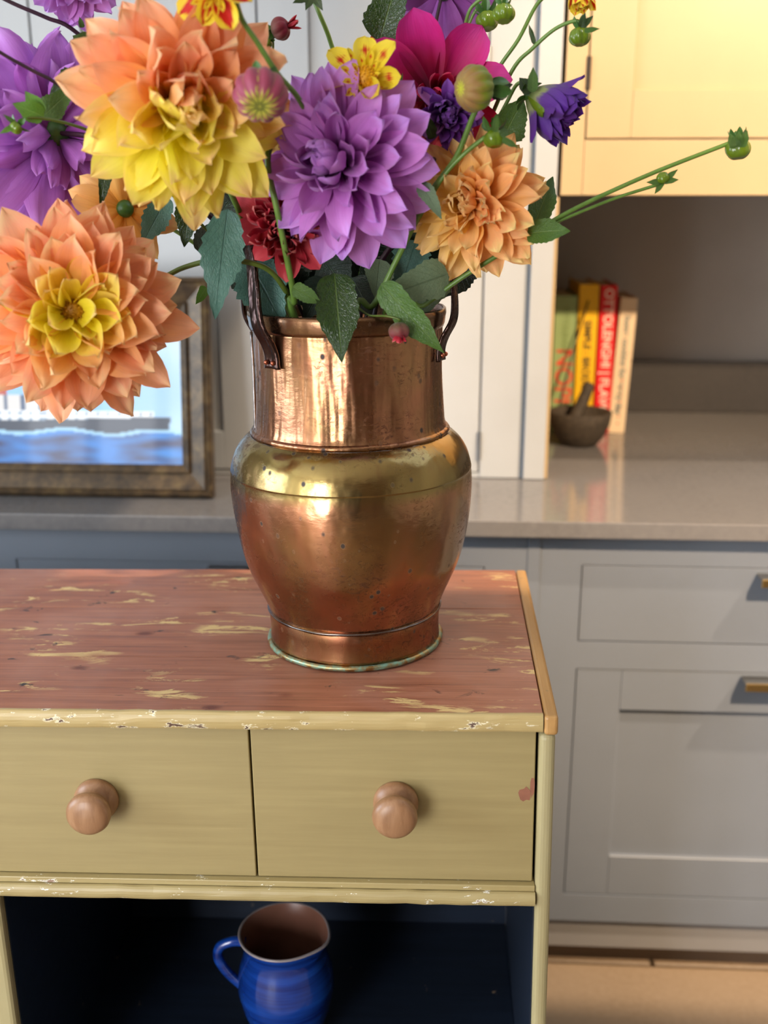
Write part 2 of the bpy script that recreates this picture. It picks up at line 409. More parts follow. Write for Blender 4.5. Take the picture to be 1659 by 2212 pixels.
sk = obj('thin_dark_stick', tube([V((.252, 2.262, .918)), V((.262, 2.285, .99)), V((.285, 2.315, 1.08)), V((.317, 2.343, 1.19))], lambda t: .0028-.001*t, m_dark, 'thin_dark_stick'))  # thin dark tube from the mortar up across the spines
tag(sk, 'thin dark stick leaning from the mortar across green and yellow book spines', 'stick')

# ------------------------------------------------------------------ old painted chest
TILT = -0.016
PIV = V((-.095, 1.165, .905))
chest = thing('painted_chest', 'old mustard painted pine chest with worn red-brown top and two knobbed drawers', 'chest', PIV, (0, TILT, 0))
def aged_top():
    g = N('worn_red_pine'); c = g.coord('Object', (1, 1, 1))
    gr = g.coord('Object', (1.6, 42, 8)); gr2 = g.coord('Object', (5, 260, 20))
    grain = g.noise(gr, 3, 5, .6, .6); fine = g.noise(gr2, 2, 3, .6)
    base = g.ramp(grain, [(.25, srgb(124, 74, 52)), (.5, srgb(166, 104, 76)), (.75, srgb(184, 126, 98))])
    base = g.mix(g.math('MULTIPLY', g.thr(fine, .45, .7), .35), base, srgb(112, 56, 42))
    pale = g.noise(g.coord('Object', (3, 3, 3)), 2.2, 3)
    base = g.mix(g.math('MULTIPLY', g.thr(pale, .45, .75), .45), base, srgb(196, 148, 130))
    wear = g.noise(g.coord('Object', (7, 28, 8)), 1.5, 8, .72, .8); wp = g.noise(g.coord('Object', (6, 12, 1)), 1.1, 2)
    wm = g.math('MULTIPLY', g.thr(wear, .545, .575), g.thr(wp, .50, .57))
    base = g.mix(wm, base, srgb(222, 190, 128))
    sp = g.noise(g.coord('Object', (18, 30, 18)), 1.4, 4, .6, .5)
    base = g.mix(g.thr(sp, .65, .71), base, srgb(52, 40, 38))
    vo = g.n('ShaderNodeTexVoronoi', i_Vector=g.coord('Object', (7, 13, 1)), i_Scale=1.0)
    kn = g.thr(vo.outputs['Distance'], .10, .045)
    base = g.mix(g.math('MULTIPLY', kn, .8), base, srgb(96, 42, 30))
    g.P(Base_Color=base, Roughness=g.thr(grain, -.6, 1.6), Normal=g.bump(g.math('ADD', fine, g.math('MULTIPLY', wm, .8)), .35, .0008))
    return g.m
m_topw = aged_top()
def old_paint(name, a, b, chip, chipc, brush=True, lo=.66, rough=.42, strx=(3, 30, 60)):
    g = N(name)
    br = g.noise(g.coord('Object', strx), 2.0, 4, .6, .3); big = g.noise(g.coord(), 9, 3)
    col = g.mix(g.thr(br, .3, .7), a, b); col = g.mix(g.math('MULTIPLY', g.thr(big, .4, .75), .35), col, tuple(x*.8 for x in a[:3])+(1,))
    ch = g.noise(g.coord('Object', (22, 30, 60)), 1.6, 6, .68, .2)
    m1 = g.thr(ch, lo, lo+.012); m2 = g.thr(ch, lo+.035, lo+.045)
    col = g.mix(m1, col, chip); col = g.mix(m2, col, chipc)
    g.P(Base_Color=col, Roughness=rough, Normal=g.bump(g.math('ADD', br, g.math('MULTIPLY', m1, -1.5)), .22, .0009)); return g.m
m_drw = old_paint('mustard_drawer_paint', srgb(162, 144, 98), srgb(152, 134, 90), srgb(232, 226, 200), srgb(176, 112, 86), lo=.74)
m_lip = old_paint('chipped_cream_moulding', srgb(192, 168, 116), srgb(176, 152, 98), srgb(232, 220, 186), srgb(96, 70, 58), lo=.585)
m_rail = old_paint('rail_paint', srgb(174, 156, 108), srgb(162, 142, 94), srgb(238, 236, 224), srgb(150, 120, 100), lo=.63)
m_stile = old_paint('stile_paint', srgb(176, 164, 124), srgb(166, 152, 110), srgb(235, 228, 205), srgb(150, 110, 80), lo=.76, strx=(30, 30, 3))
m_navy = old_paint('navy_interior_paint', srgb(30, 40, 56), srgb(20, 28, 42), srgb(150, 128, 104), srgb(120, 100, 84), lo=.70, rough=.4)
m_strip = old_paint('bare_wood_edging', srgb(196, 150, 92), srgb(168, 124, 70), srgb(140, 120, 80), srgb(90, 60, 40), lo=.66, strx=(40, 3, 30))
XE = -.98
# top: three planks with recessed joints
for a, b in ((-.1925, -.062), (-.0605, .090), (.0915, .2355)):
    box('plank', XE+.012, .2035, a, b, -.016, 0, m_topw, chest, bev=.0006)
# front lip moulding (half round)
def bullnose(name, x0, x1, yb, yf, z0, z1, m, parent, bulge=.004, wob=.0005):
    n = 60; prof = []
    for k in range(9):
        a = -math.pi/2+math.pi*k/8; prof.append((yf+bulge-math.cos(a)*bulge, (z0+z1)/2+math.sin(a)*(z1-z0)/2))
    prof = [(yb, z0)]+prof+[(yb, z1)]; P_ = len(prof); vs, fs = [], []
    for i in range(n+1):
        x = x0+(x1-x0)*i/n
        for (yy, zz) in prof: vs.append((x, yy+wob*mn.noise(V((x*40, zz*90, 1)))*2, zz+wob*mn.noise(V((x*55, yy*90, 4)))*2))
    for i in range(n):
        for j in range(P_): fs.append((i*P_+j, i*P_+(j+1) % P_, (i+1)*P_+(j+1) % P_, (i+1)*P_+j))
    fs.append(tuple(range(P_))[::-1]); fs.append(tuple(n*P_+j for j in range(P_)))
    return obj(name, mesh(name, vs, fs, m, smooth=False), parent)
bullnose('front_moulding', XE+.01, .2035, -.1926, -.1995, -.0192, .0004, m_lip, chest)
box('end_strip', .2045, .2185, -.2005, .2360, -.0205, .0008, m_strip, chest, bev=.0035, seg=3)
# sides, with rounded front edges
def side(x0, x1, nm, z1=-.0207):
    box(nm, x0, x1, -.1975, .23, -.895, z1, m_stile, chest, bev=.0065, seg=4)
side(.2005, .2168, 'side_panel'); side(XE, XE+.0163, 'side_panel')
box('side_lining', .1990, .2003, -.190, .2225, -.885, -.226, m_navy, chest, bev=0)
box('back_panel', XE+.0165, .1988, .2228, .2295, -.895, -.017, m_navy, chest, bev=0)
box('shelf', XE+.0165, .1988, -.186, .2225, -.583, -.567, m_navy, chest, bev=.001)
box('divider', -.403, -.3796, -.1965, .2225, -.566, -.2235, m_stile, chest, bev=.006, seg=3)
box('divider_lining', -.3794, -.3782, -.185, .2225, -.566, -.2235, m_navy, chest, bev=0)
bullnose('rail_moulding', XE+.0168, .2003, -.19, -.2015, -.2225, -.2065, m_rail, chest, bulge=.005)
box('drawer_rail', XE+.0168, .2003, -.1955, -.15, -.206, -.199, m_rail, chest, bev=.001)
box('drawer_bearer', XE+.0168, .1988, -.149, .2225, -.222, -.199, m_navy, chest, bev=0)
g = N('turned_beech'); c = g.coord('Object', (30, 6, 30)); f = g.noise(c, 3, 5, .6, .5); f2 = g.noise(g.coord('Object', (200, 40, 200)), 2, 2)
g.P(Base_Color=g.mix(g.math('MULTIPLY', f2, .4), g.ramp(f, [(.3, srgb(128, 90, 60)), (.6, srgb(162, 122, 88)), (.8, srgb(184, 146, 112))]), srgb(140, 92, 60)), Roughness=.38); m_knob = g.m
kprof = [(0, -.002), (.0215, -.002), (.0235, .001), (.0235, .006), (.0205, .009), (.0165, .0135), (.0155, .018), (.017, .0205), (.0205, .0225), (.0228, .0265), (.0232, .031), (.0215, .0355), (.0175, .0385), (.010, .0402), (0, .0407)]
kme = lathe(kprof, 40, None, m_knob, 'knob')
for (a, b, kx, kz) in ((-.0945, .1978, .0546, -.104), (-.427, -.0965, -.2613, -.1055), (-.70, -.4285, -.56, -.1), (-.962, -.7015, -.83, -.1)):
    d = box('drawer', a, b, -.1885, .20, -.1982, -.0215, m_drw, chest, bev=.0012)
    k = obj('knob', kme, d); k.location = (kx, -.1885, kz); k.rotation_euler = (R_(90), 0, 0)
# bare dowel-ish worn patch of wood on the shelf
def chip(x, z, sx, sz, sd, m):
    rg = random.Random(sd); n = 13; vs = [(0, 0, 0)]+[(math.cos(6.283*k/n)*sx*rg.uniform(.5, 1), 0, math.sin(6.283*k/n)*sz*rg.uniform(.6, 1)) for k in range(n)]
    return mesh('paint_chip', vs, [(0, 1+(k+1) % n, 1+k) for k in range(n)], m, smooth=False)
m_chip = paint('bare_primer', srgb(150, 96, 74), .6, .08, 80)
o = obj('paint_chip', chip(0, 0, .0085, .010, 3, m_chip), chest); o.location = (.1885, -.1888, -.094)
o = obj('paint_chip', chip(0, 0, .003, .014, 5, m_chip), chest); o.location = (.1952, -.1888, -.086)
sc_ = box('wood_offcut', .05, .165, -.16, -.135, -.5668, -.561, m_strip, chest, bev=.003)

# blue jug
JP = (Euler((0, TILT, 0)).to_matrix() @ V((-.1, -.02, -.5665)))+PIV
jug = thing('pottery_jug', 'cobalt blue glazed pottery jug with brown inside, on the chest shelf', 'jug', JP, (0, TILT, R_(0)))
g = N('cobalt_glaze'); c = g.coord('Object', (1, 1, 18)); f = g.noise(c, 5, 3); f2 = g.noise(g.coord(), 60, 4)
g.P(Base_Color=g.mix(g.thr(f, .35, .7), srgb(10, 34, 104), srgb(26, 74, 166)), Roughness=.15, Coat_Weight=.5, Normal=g.bump(g.math('ADD', f, g.math('MULTIPLY', f2, .2)), .25, .0015)); m_jug = g.m
m_jin = paint('brown_glaze', srgb(128, 86, 70), .35, .1, 20); m_jrim = paint('worn_rim', srgb(150, 140, 140), .3, .1, 40)
jf = lambda a, r, z: r*(1+(.10*max(0, math.cos(a-R_(-20)))**14 if z > .15 else 0))
obj('body', lathe([(0, 0), (.036, 0), (.038, .004), (.044, .02), (.056, .055), (.062, .085), (.0605, .110), (.054, .132), (.0515, .145), (.0535, .158), (.0575, .1665)], 64, jf, m_jug, 'body'), jug)
obj('rim', lathe([(.0575, .1665), (.0580, .1685), (.0565, .1695), (.0545, .1685)], 64, jf, m_jrim, 'rim'), jug)
obj('lining', lathe([(.0545, .1685), (.0505, .158), (.0485, .145), (.051, .130), (.056, .108), (.055, .08), (.045, .04), (.03, .012), (0, .010)], 64, jf, m_jin, 'lining'), jug)
hp = [V((-.050, 0, .150)), V((-.066, -.002, .152)), V((-.083, -.003, .144)), V((-.086, -.003, .126)), V((-.076, -.002, .105)), V((-.062, -.001, .088)), V((-.055, 0, .08))]
obj('handle', tube(catmull(hp), .0065, m_jug, 'handle', 12), jug)

# ------------------------------------------------------------------ copper vase
VP = PIV.copy(); VP.z += .0012
VM = Matrix.Translation(VP) @ Euler((0, TILT, 0)).to_matrix().to_4x4()
def vp(dx, dy, dz): return VM @ V((dx, dy, dz))
vase = thing('copper_vase', 'large dented copper and brass pot with dark strap handles holding dahlias', 'vase', VP, (0, TILT, 0))
def copper(name, lowc, highc, zl, zh, rough=.2, dark=.5, bscale=(10, 10, 3), bst=.35, green=None, brassy=srgb(152, 124, 80)):
    g = N(name); tc = g.n('ShaderNodeTexCoord'); sep = g.n('ShaderNodeSeparateXYZ', i_0=tc.outputs['Object'])
    z = sep.outputs[2]
    n1 = g.noise(g.coord(), 14, 5, .6, .4); n2 = g.noise(g.coord('Object', (1, 1, .25)), 45, 4, .6)
    zz = g.math('ADD', z, g.math('MULTIPLY', n1, .012))
    col = g.mix(g.thr(zz, zl, zh), lowc, highc)
    n0 = g.noise(g.coord('Object', (1, 1, .7)), 7, 4, .6, .8)
    col = g.mix(g.math('MULTIPLY', g.thr(n0, .42, .6), .75), col, brassy)
    col = g.mix(g.math('MULTIPLY', g.thr(n1, .45, .72), dark), col, tuple(x*.45 for x in lowc[:3])+(1,))
    col = g.mix(g.math('MULTIPLY', g.thr(n2, .55, .75), .35), col, srgb(120, 70, 48))
    vo = g.n('ShaderNodeTexVoronoi', i_Vector=g.coord('Object', (1, 1, .8)), i_Scale=62.0, i_Randomness=1.0)
    msk = g.math('MULTIPLY', g.thr(vo.outputs['Distance'], .19, .10), g.thr(g.noise(g.coord(), 9, 2), .44, .56))
    col = g.mix(msk, col, srgb(52, 40, 34))
    sc2 = g.noise(g.coord('Object', (3, 3, 5)), 34, 6, .78, 1.2)
    scm = g.math('MULTIPLY', g.thr(sc2, .53, .60), g.thr(g.noise(g.coord(), 13, 3, .6), .46, .60))
    col = g.mix(g.math('MULTIPLY', scm, .6), col, srgb(78, 50, 44))
    metal = g.math('SUBTRACT', 1.0, g.math('MULTIPLY', msk, .8))
    if green:
        gm = g.math('MULTIPLY', g.thr(g.noise(g.coord(), 60, 4, .7), .42, .56), green)
        col = g.mix(gm, col, srgb(120, 165, 145)); metal = g.math('SUBTRACT', metal, g.math('MULTIPLY', gm, .8))
    ro = g.math('ADD', g.math('MULTIPLY', n2, .22), rough-.07); ro = g.math('ADD', ro, g.math('MULTIPLY', g.math('ADD', msk, scm), .25))
    b1 = g.noise(g.coord('Object', bscale), 1.8, 3, .5); b2 = g.noise(g.coord('Object', (1, 1, 2.2)), 80, 3)
    h = g.math('ADD', g.math('MULTIPLY', b1, 1.0), g.math('MULTIPLY', b2, .05))
    g.P(Base_Color=col, Metallic=metal, Roughness=ro, Normal=g.bump(h, bst, .012))
    return g.m
m_cop = copper('belly_copper', srgb(186, 132, 100), srgb(156, 136, 86), .200, .210, .19, .5, bscale=(9, 9, 6), bst=.3)
m_neck = copper('neck_copper', srgb(170, 118, 88), srgb(170, 118, 88), 5, 6, .24, .7, bscale=(16, 16, 2.5), bst=.5)
m_foot = copper('foot_copper', srgb(170, 112, 82), srgb(170, 112, 82), 5, 6, .24, .55, bst=.15)
m_verd = copper('verdigris_rim', srgb(176, 140, 84), srgb(176, 140, 84), 5, 6, .35, .4, bst=.2, green=.85)
m_rim = copper('rim_copper', srgb(120, 84, 70), srgb(120, 84, 70), 5, 6, .22, .7, bst=.3)
m_seam = paint('tinned_seam', srgb(150, 140, 136), .25, .3, 60, 1)
m_strap = copper('dark_strap', srgb(84, 64, 58), srgb(84, 64, 58), 5, 6, .22, .6, brassy=srgb(54, 44, 46), bscale=(40, 40, 12), bst=.35)
def dent(amp, fx, fz):
    def f(a, r, z): return r+amp*mn.noise(V((math.cos(a)*fx, math.sin(a)*fx, z*fz)))
    return f
belly = [(.094, .040), (.0985, .043), (.1055, .060), (.1155, .083), (.1235, .104), (.1300, .132), (.1340, .158), (.1358, .182), (.1357, .196), (.1350, .2065), (.1352, .2085), (.1335, .2165), (.1300, .2275), (.1235, .2385), (.1150, .2465), (.1075, .2500), (.1060, .2505)]
bp = catmull([V((r, z, 0)) for r, z in belly], 3); bp = [(p.x, p.y) for p in bp]
inner = [(r-.004, z) for r, z in reversed(bp) if z < .249]
obj('belly', lathe(bp+inner, 128, dent(.0011, 3.5, 14), m_cop, 'belly'), vase)
def flute(a, r, z):
    k = 1 if .256 < z < .366 else .35
    return r+k*(.0012*mn.noise(V((math.cos(a)*6, math.sin(a)*6, z*8)))+.0007*abs(math.sin(a*9+2*mn.noise(V((z*9, a, 2))))))
neck = [(.1075, .2480), (.1085, .2520), (.1068, .2555), (.1055, .2590)]+[(.1050-.0022*k/9-.0012*math.sin(math.pi*k/9), .262+.100*k/9) for k in range(10)]+[(.1035, .366)]
obj('neck', lathe(neck+[(.1005, .366), (.1005, .262), (.1035, .25)], 144, flute, m_neck, 'neck'), vase)
obj('collar', lathe([(.1060, .2478), (.1100, .2490), (.1112, .2512), (.1095, .2536), (.1072, .2546)], 128, dent(.0005, 5, 9), m_neck, 'collar'), vase)
obj('rim', lathe([(.1025, .3635), (.1050, .3640), (.1066, .368), (.1072, .373), (.1082, .378), (.1078, .3825), (.1060, .3840), (.1035, .382), (.1022, .376), (.1005, .364)], 128, dent(.0014, 2.5, 9), m_rim, 'rim'), vase)
obj('foot', lathe([(.0992, .0435), (.1000, .041), (.0990, .030), (.0985, .020), (.0988, .010), (.0994, .0045), (.094, .0045), (.094, .040)], 128, dent(.0008, 4, 9), m_foot, 'foot'), vase)
obj('foot_rim', lathe([(.0990, .0060), (.1018, .0062), (.1032, .0040), (.1028, .0012), (.1005, .0), (.095, .0), (.094, .005)], 128, dent(.0010, 5, 9), m_verd, 'foot_rim'), vase)
obj('foot_joint', lathe([(.0980, .0450), (.1003, .0445), (.1010, .0425), (.0998, .0405), (.098, .0405)], 128, dent(.0006, 5, 9), m_rim, 'foot_joint'), vase)
obj('base_plate', lathe([(0, .047), (.05, .047), (.0965, .047), (.0965, .043), (0, .043)], 48, None, m_cop, 'base_plate'), vase)
for rr, zz, nm in ((.1108, .2476, 'solder_line'), (.1006, .0432, 'solder_line')):
    vs_ = [V((math.cos(a)*(rr+.0006*mn.noise(V((math.cos(a)*5, math.sin(a)*5, zz*9)))), math.sin(a)*rr, zz+.0007*mn.noise(V((math.cos(a)*6, math.sin(a)*6, zz))))) for a in [2*math.pi*k/96 for k in range(97)]]
    obj(nm, tube(vs_, .0011, m_seam, nm, 6), vase)
def az(theta, r, z):                           # azimuth measured from the front towards the left
    return V((-math.sin(R_(theta))*r, -math.cos(R_(theta))*r, z))
# folded vertical seam
sp_ = [az(74, .1058, .254), az(74.2, .1052, .28), az(74.3, .1045, .32), az(74.6, .1048, .362)]
obj('neck_seam', tube(catmull(sp_), .0017, m_seam, 'neck_seam', 6), vase)
def strap(path, wid, th, m, name, up):
    vs, fs = [], []; Lp = len(path)
    for i, p in enumerate(path):
        a = path[max(0, i-1)]; b = path[min(Lp-1, i+1)]; t = (b-a).normalized()
        rad = V((p.x, p.y, 0)).normalized(); w_ = t.cross(rad).normalized(); n = w_.cross(t).normalized()
        if n.dot(rad) < 0: n = -n
        u = i/(Lp-1); ww = wid(u)/2
        for s, o in ((-1, th*.5), (-.75, th*1.1), (-.35, th*.55), (0, th*.35), (.35, th*.55), (.75, th*1.1), (1, th*.5)): vs.append(p+w_*s*ww+n*o)
        for s in (1, .5, 0, -.5, -1): vs.append(p+w_*s*ww-n*th*.5)
    P_ = 12
    for i in range(Lp-1):
        for j in range(P_): fs.append((i*P_+j, i*P_+(j+1) % P_, (i+1)*P_+(j+1) % P_, (i+1)*P_+j))
    fs.append(tuple(range(P_))[::-1]); fs.append(tuple((Lp-1)*P_+j for j in range(P_)))
    return obj(name, mesh(name, vs, fs, m), vase)
m_rivet = paint('copper_rivet', srgb(190, 110, 84), .3, .1, 40, 1)
for c0, sgn in ((75, 1), (255, 1)):
    half = [(32.5, .1062, .330), (32.5, .1064, .343), (32, .1105, .356), (31, .1185, .372), (29.5, .1195, .388), (26.5, .1165, .415), (22, .1130, .442), (14, .1105, .462), (5, .1100, .472)]
    pts = [az(c0-a, r, z) for a, r, z in half]+[az(c0+a, r, z) for a, r, z in reversed(half)]
    h = strap(catmull(pts, 5), lambda u: .0240-.006*math.sin(math.pi*u)**.4, .0026, m_strap, 'handle', None)
    for e in (-32.5, 32.5):
        for k in (-.0052, .0052):
            a = e+c0+math.degrees(k/.106)
            bm = bmesh.new(); bmesh.ops.create_uvsphere(bm, u_segments=14, v_segments=8, radius=.0026)
            rv = bm_obj('rivet', bm, m_rivet, h, smooth=True); rv.location = az(a, .1100, .3365)

# ------------------------------------------------------------------ plant materials
def petal_mat(name, stops, alt=None, vein=.10, trans=.3, rough=.5, splash=None, edge=None):
    g = N(name); tc = g.n('ShaderNodeTexCoord'); sep = g.n('ShaderNodeSeparateXYZ', i_0=tc.outputs['UV'])
    oi = g.n('ShaderNodeObjectInfo'); oc = g.n('ShaderNodeSeparateColor', i_0=oi.outputs['Color'])
    rnd = oi.outputs['Random']
    u = g.math('ADD', sep.outputs[1], g.math('MULTIPLY', g.math('SUBTRACT', rnd, .5), .18))
    cmb = g.n('ShaderNodeCombineXYZ', i_0=g.math('MULTIPLY', sep.outputs[0], 26.0), i_1=g.math('MULTIPLY', sep.outputs[1], 1.6), i_2=g.math('MULTIPLY', rnd, 20.0))
    vn = g.noise(cmb.outputs[0], 1.0, 3, .6)
    blotch = g.noise(g.n('ShaderNodeCombineXYZ', i_0=g.math('MULTIPLY', sep.outputs[0], 3.0), i_1=g.math('MULTIPLY', sep.outputs[1], 2.5), i_2=g.math('MULTIPLY', rnd, 31.0)).outputs[0], 1.0, 3)
    u2 = g.math('ADD', u, g.math('MULTIPLY', g.math('SUBTRACT', blotch, .5), .5))
    col = g.ramp(u2, stops)
    if alt: col = g.mix(oc.outputs[0], col, g.ramp(u2, alt))
    if splash:
        side_ = g.math('ABSOLUTE', g.math('SUBTRACT', sep.outputs[0], .5))
        s_ = g.math('SUBTRACT', splash[1], g.math('MULTIPLY', side_, splash[2]))
        s_ = g.math('ADD', s_, g.math('MULTIPLY', g.math('SUBTRACT', vn, .5), .5))
        s_ = g.math('SUBTRACT', s_, g.math('MULTIPLY', g.math('ABSOLUTE', g.math('SUBTRACT', sep.outputs[1], splash[3])), splash[4]))
        col = g.mix(g.thr(s_, .0, .12), col, splash[0])
    if edge:
        side_ = g.math('ABSOLUTE', g.math('SUBTRACT', sep.outputs[0], .5))
        col = g.mix(g.math('MULTIPLY', g.thr(side_, .40, .5), edge[1]), col, edge[0])
    dk = g.mix(1.0, col, (.62, .55, .62, 1), 'MULTIPLY')
    col = g.mix(g.math('MULTIPLY', g.thr(vn, .48, .75), vein*3), col, dk)
    g.P(Base_Color=col, Roughness=rough, Normal=g.bump(vn, .25, .0012), Specular_IOR_Level=.3, Sheen_Weight=.15)
    tr = g.n('ShaderNodeBsdfTranslucent', i_Color=col)
    ms = g.n('ShaderNodeMixShader', i_0=trans); g.t.links.new(g.b.outputs[0], ms.inputs[1]); g.t.links.new(tr.outputs[0], ms.inputs[2])
    g.t.links.new(ms.outputs[0], g.out.inputs[0]); return g.m
PEACH = petal_mat('peach_petal', [(0, srgb(253, 205, 50)), (.25, srgb(255, 196, 96)), (.6, srgb(255, 178, 118)), (.85, srgb(254, 182, 140)), (1, srgb(254, 208, 156))],
                  [(0, srgb(255, 222, 10)), (.45, srgb(255, 242, 60)), (.8, srgb(255, 238, 110)), (1, srgb(255, 216, 140))], .07, trans=.4)
APRI = petal_mat('apricot_petal', [(0, srgb(244, 164, 60)), (.4, srgb(255, 192, 108)), (.8, srgb(255, 196, 134)), (1, srgb(255, 226, 150))],
                 [(0, srgb(250, 184, 60)), (.5, srgb(255, 218, 116)), (1, srgb(255, 214, 146))], .08, trans=.36)
PURP = petal_mat('lilac_petal', [(0, srgb(130, 40, 130)), (.35, srgb(196, 110, 194)), (.8, srgb(214, 142, 220)), (1, srgb(216, 162, 240))],
                 [(0, srgb(90, 18, 92)), (.5, srgb(124, 42, 126)), (1, srgb(164, 88, 176))], .08)
VIOL = petal_mat('violet_petal', [(0, srgb(150, 74, 160)), (.4, srgb(186, 112, 202)), (.85, srgb(200, 134, 220)), (1, srgb(212, 156, 234))],
                 [(0, srgb(130, 40, 130)), (1, srgb(180, 96, 190))], .1)
DPUR = petal_mat('deep_purple_petal', [(0, srgb(170, 185, 110)), (.22, srgb(120, 90, 150)), (.5, srgb(92, 48, 150)), (1, srgb(88, 40, 140))],
                 [(0, srgb(70, 14, 80)), (.5, srgb(112, 40, 140)), (1, srgb(150, 90, 190))], .12)
GPUR = petal_mat('violet_petal_green_base', [(0, srgb(120, 150, 60)), (.32, srgb(170, 180, 110)), (.5, srgb(110, 70, 160)), (1, srgb(100, 46, 160))],
                 [(0, srgb(60, 10, 70)), (1, srgb(110, 50, 150))], .14)
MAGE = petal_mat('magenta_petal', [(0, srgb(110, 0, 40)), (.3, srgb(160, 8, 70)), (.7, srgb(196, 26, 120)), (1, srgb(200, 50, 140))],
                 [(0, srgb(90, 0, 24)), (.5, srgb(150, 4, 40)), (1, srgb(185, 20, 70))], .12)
REDP = petal_mat('red_petal', [(0, srgb(140, 14, 30)), (.4, srgb(188, 40, 52)), (.9, srgb(206, 66, 78)), (1, srgb(214, 90, 96))],
                 [(0, srgb(110, 6, 24)), (.6, srgb(176, 22, 46)), (.9, srgb(200, 50, 66)), (1, srgb(236, 140, 130))], .1)
YELR = petal_mat('yellow_petal_red_splash', [(0, srgb(238, 205, 20)), (.6, srgb(246, 222, 50)), (1, srgb(240, 215, 60))], None, .06, splash=(srgb(205, 30, 14), .16, .55, .62, .9))
REDY = petal_mat('red_petal_yellow_edge', [(0, srgb(240, 200, 30)), (.8, srgb(242, 214, 50)), (1, srgb(242, 218, 60))], None, .06, splash=(srgb(200, 26, 10), .62, 1.35, .35, .75))
BUDM = petal_mat('bud_petal_pink', [(0, srgb(120, 140, 40)), (.28, srgb(170, 172, 70)), (.42, srgb(140, 50, 72)), (.84, srgb(146, 58, 82)), (.92, srgb(186, 184, 60)), (.98, srgb(50, 70, 14))], None, .2, trans=.03, edge=(srgb(190, 184, 70), .95))
BUDY = petal_mat('bud_petal_yellow', [(0, srgb(110, 130, 16)), (.40, srgb(118, 132, 12)), (.6, srgb(150, 112, 64)), (.84, srgb(160, 134, 70)), (.92, srgb(214, 222, 50)), (1, srgb(110, 130, 20))], None, .2, trans=.05, edge=(srgb(176, 190, 40), .9))
BUDR = petal_mat('bud_petal_wine', [(0, srgb(80, 80, 40)), (.4, srgb(120, 70, 60)), (.8, srgb(130, 20, 50)), (1, srgb(150, 24, 60))], None, .12, trans=.1)
def green_mat(name, c1, c2, rough=.35, glossy=.5):
    g = N(name); oi = g.n('ShaderNodeObjectInfo'); f = g.noise(g.coord(), 60, 3)
    g.P(Base_Color=g.mix(g.thr(f, .3, .7), c1, c2), Roughness=rough, Specular_IOR_Level=glossy); return g.m
BUDG = green_mat('green_bud', srgb(78, 104, 18), srgb(108, 130, 30), .2)
STEMG = green_mat('green_stem', srgb(84, 116, 44), srgb(104, 136, 58), .4)
STEML = green_mat('olive_stem', srgb(74, 96, 30), srgb(92, 108, 40), .4)
STEMP = green_mat('purple_stem', srgb(44, 24, 36), srgb(60, 32, 44), .35)
SEPM = green_mat('sepal', srgb(44, 84, 34), srgb(70, 110, 44), .35)
def leaf_mat(name, a, b, veinc, rough=.35, trans=.18):
    g = N(name); tc = g.n('ShaderNodeTexCoord'); sep = g.n('ShaderNodeSeparateXYZ', i_0=tc.outputs['UV'])
    s_ = g.math('ABSOLUTE', g.math('SUBTRACT', sep.outputs[0], .5)); u = sep.outputs[1]
    mid = g.thr(s_, .028, .008)
    t = g.math('SUBTRACT', g.math('MULTIPLY', u, 8.0), g.math('MULTIPLY', s_, 5.5))
    fr = g.math('ABSOLUTE', g.math('SUBTRACT', g.math('FRACT', t), .5))
    sv = g.thr(fr, .06, .0); vn = g.math('MAXIMUM', mid, g.math('MULTIPLY', sv, .55))
    nz = g.noise(g.coord('UV', (7, 9, 1)), 2, 4, .6)
    net = g.n('ShaderNodeTexVoronoi', feature='DISTANCE_TO_EDGE', i_Vector=g.coord('UV', (9, 16, 1)), i_Scale=1.6).outputs['Distance']
    col = g.mix(g.thr(nz, .3, .7), a, b); col = g.mix(g.math('MULTIPLY', vn, .55), col, veinc)
    col = g.mix(g.math('MULTIPLY', g.thr(net, .06, .0), .12), col, veinc)
    h = g.math('ADD', g.math('MULTIPLY', vn, -1.0), g.math('MULTIPLY', g.thr(net, 0, .15), .25)); 
    g.P(Base_Color=col, Roughness=rough, Normal=g.bump(g.math('ADD', h, g.math('MULTIPLY', nz, .6)), .5, .0016))
    tr = g.n('ShaderNodeBsdfTranslucent', i_Color=col); ms = g.n('ShaderNodeMixShader', i_0=trans)
    g.t.links.new(g.b.outputs[0], ms.inputs[1]); g.t.links.new(tr.outputs[0], ms.inputs[2]); g.t.links.new(ms.outputs[0], g.out.inputs[0]); return g.m
LTEAL = leaf_mat('bluish_leaf', srgb(70, 112, 98), srgb(86, 130, 116), srgb(50, 88, 76), .42)
LSAGE = leaf_mat('sage_leaf_underside', srgb(106, 130, 100), srgb(122, 144, 112), srgb(84, 104, 74), .6)
LDARK = leaf_mat('dark_leaf', srgb(28, 50, 16), srgb(44, 70, 20), srgb(92, 116, 48), .2, .08)
LDEEP = leaf_mat('deep_shade_leaf', srgb(20, 38, 26), srgb(30, 50, 32), srgb(48, 70, 42), .35, .05)  # leaf green darkened to carry the shade inside the bunch
LGREEN = leaf_mat('green_leaf', srgb(62, 96, 34), srgb(78, 112, 40), srgb(112, 140, 70), .35)
LBRIGHT = leaf_mat('bright_leaf', srgb(84, 134, 40), srgb(104, 152, 50), srgb(150, 185, 90), .35)
DISC = green_mat('disc_floret', srgb(206, 140, 10), srgb(236, 178, 20), .5)
DISCB = green_mat('brown_disc_floret', srgb(150, 100, 16), srgb(196, 140, 24), .5)

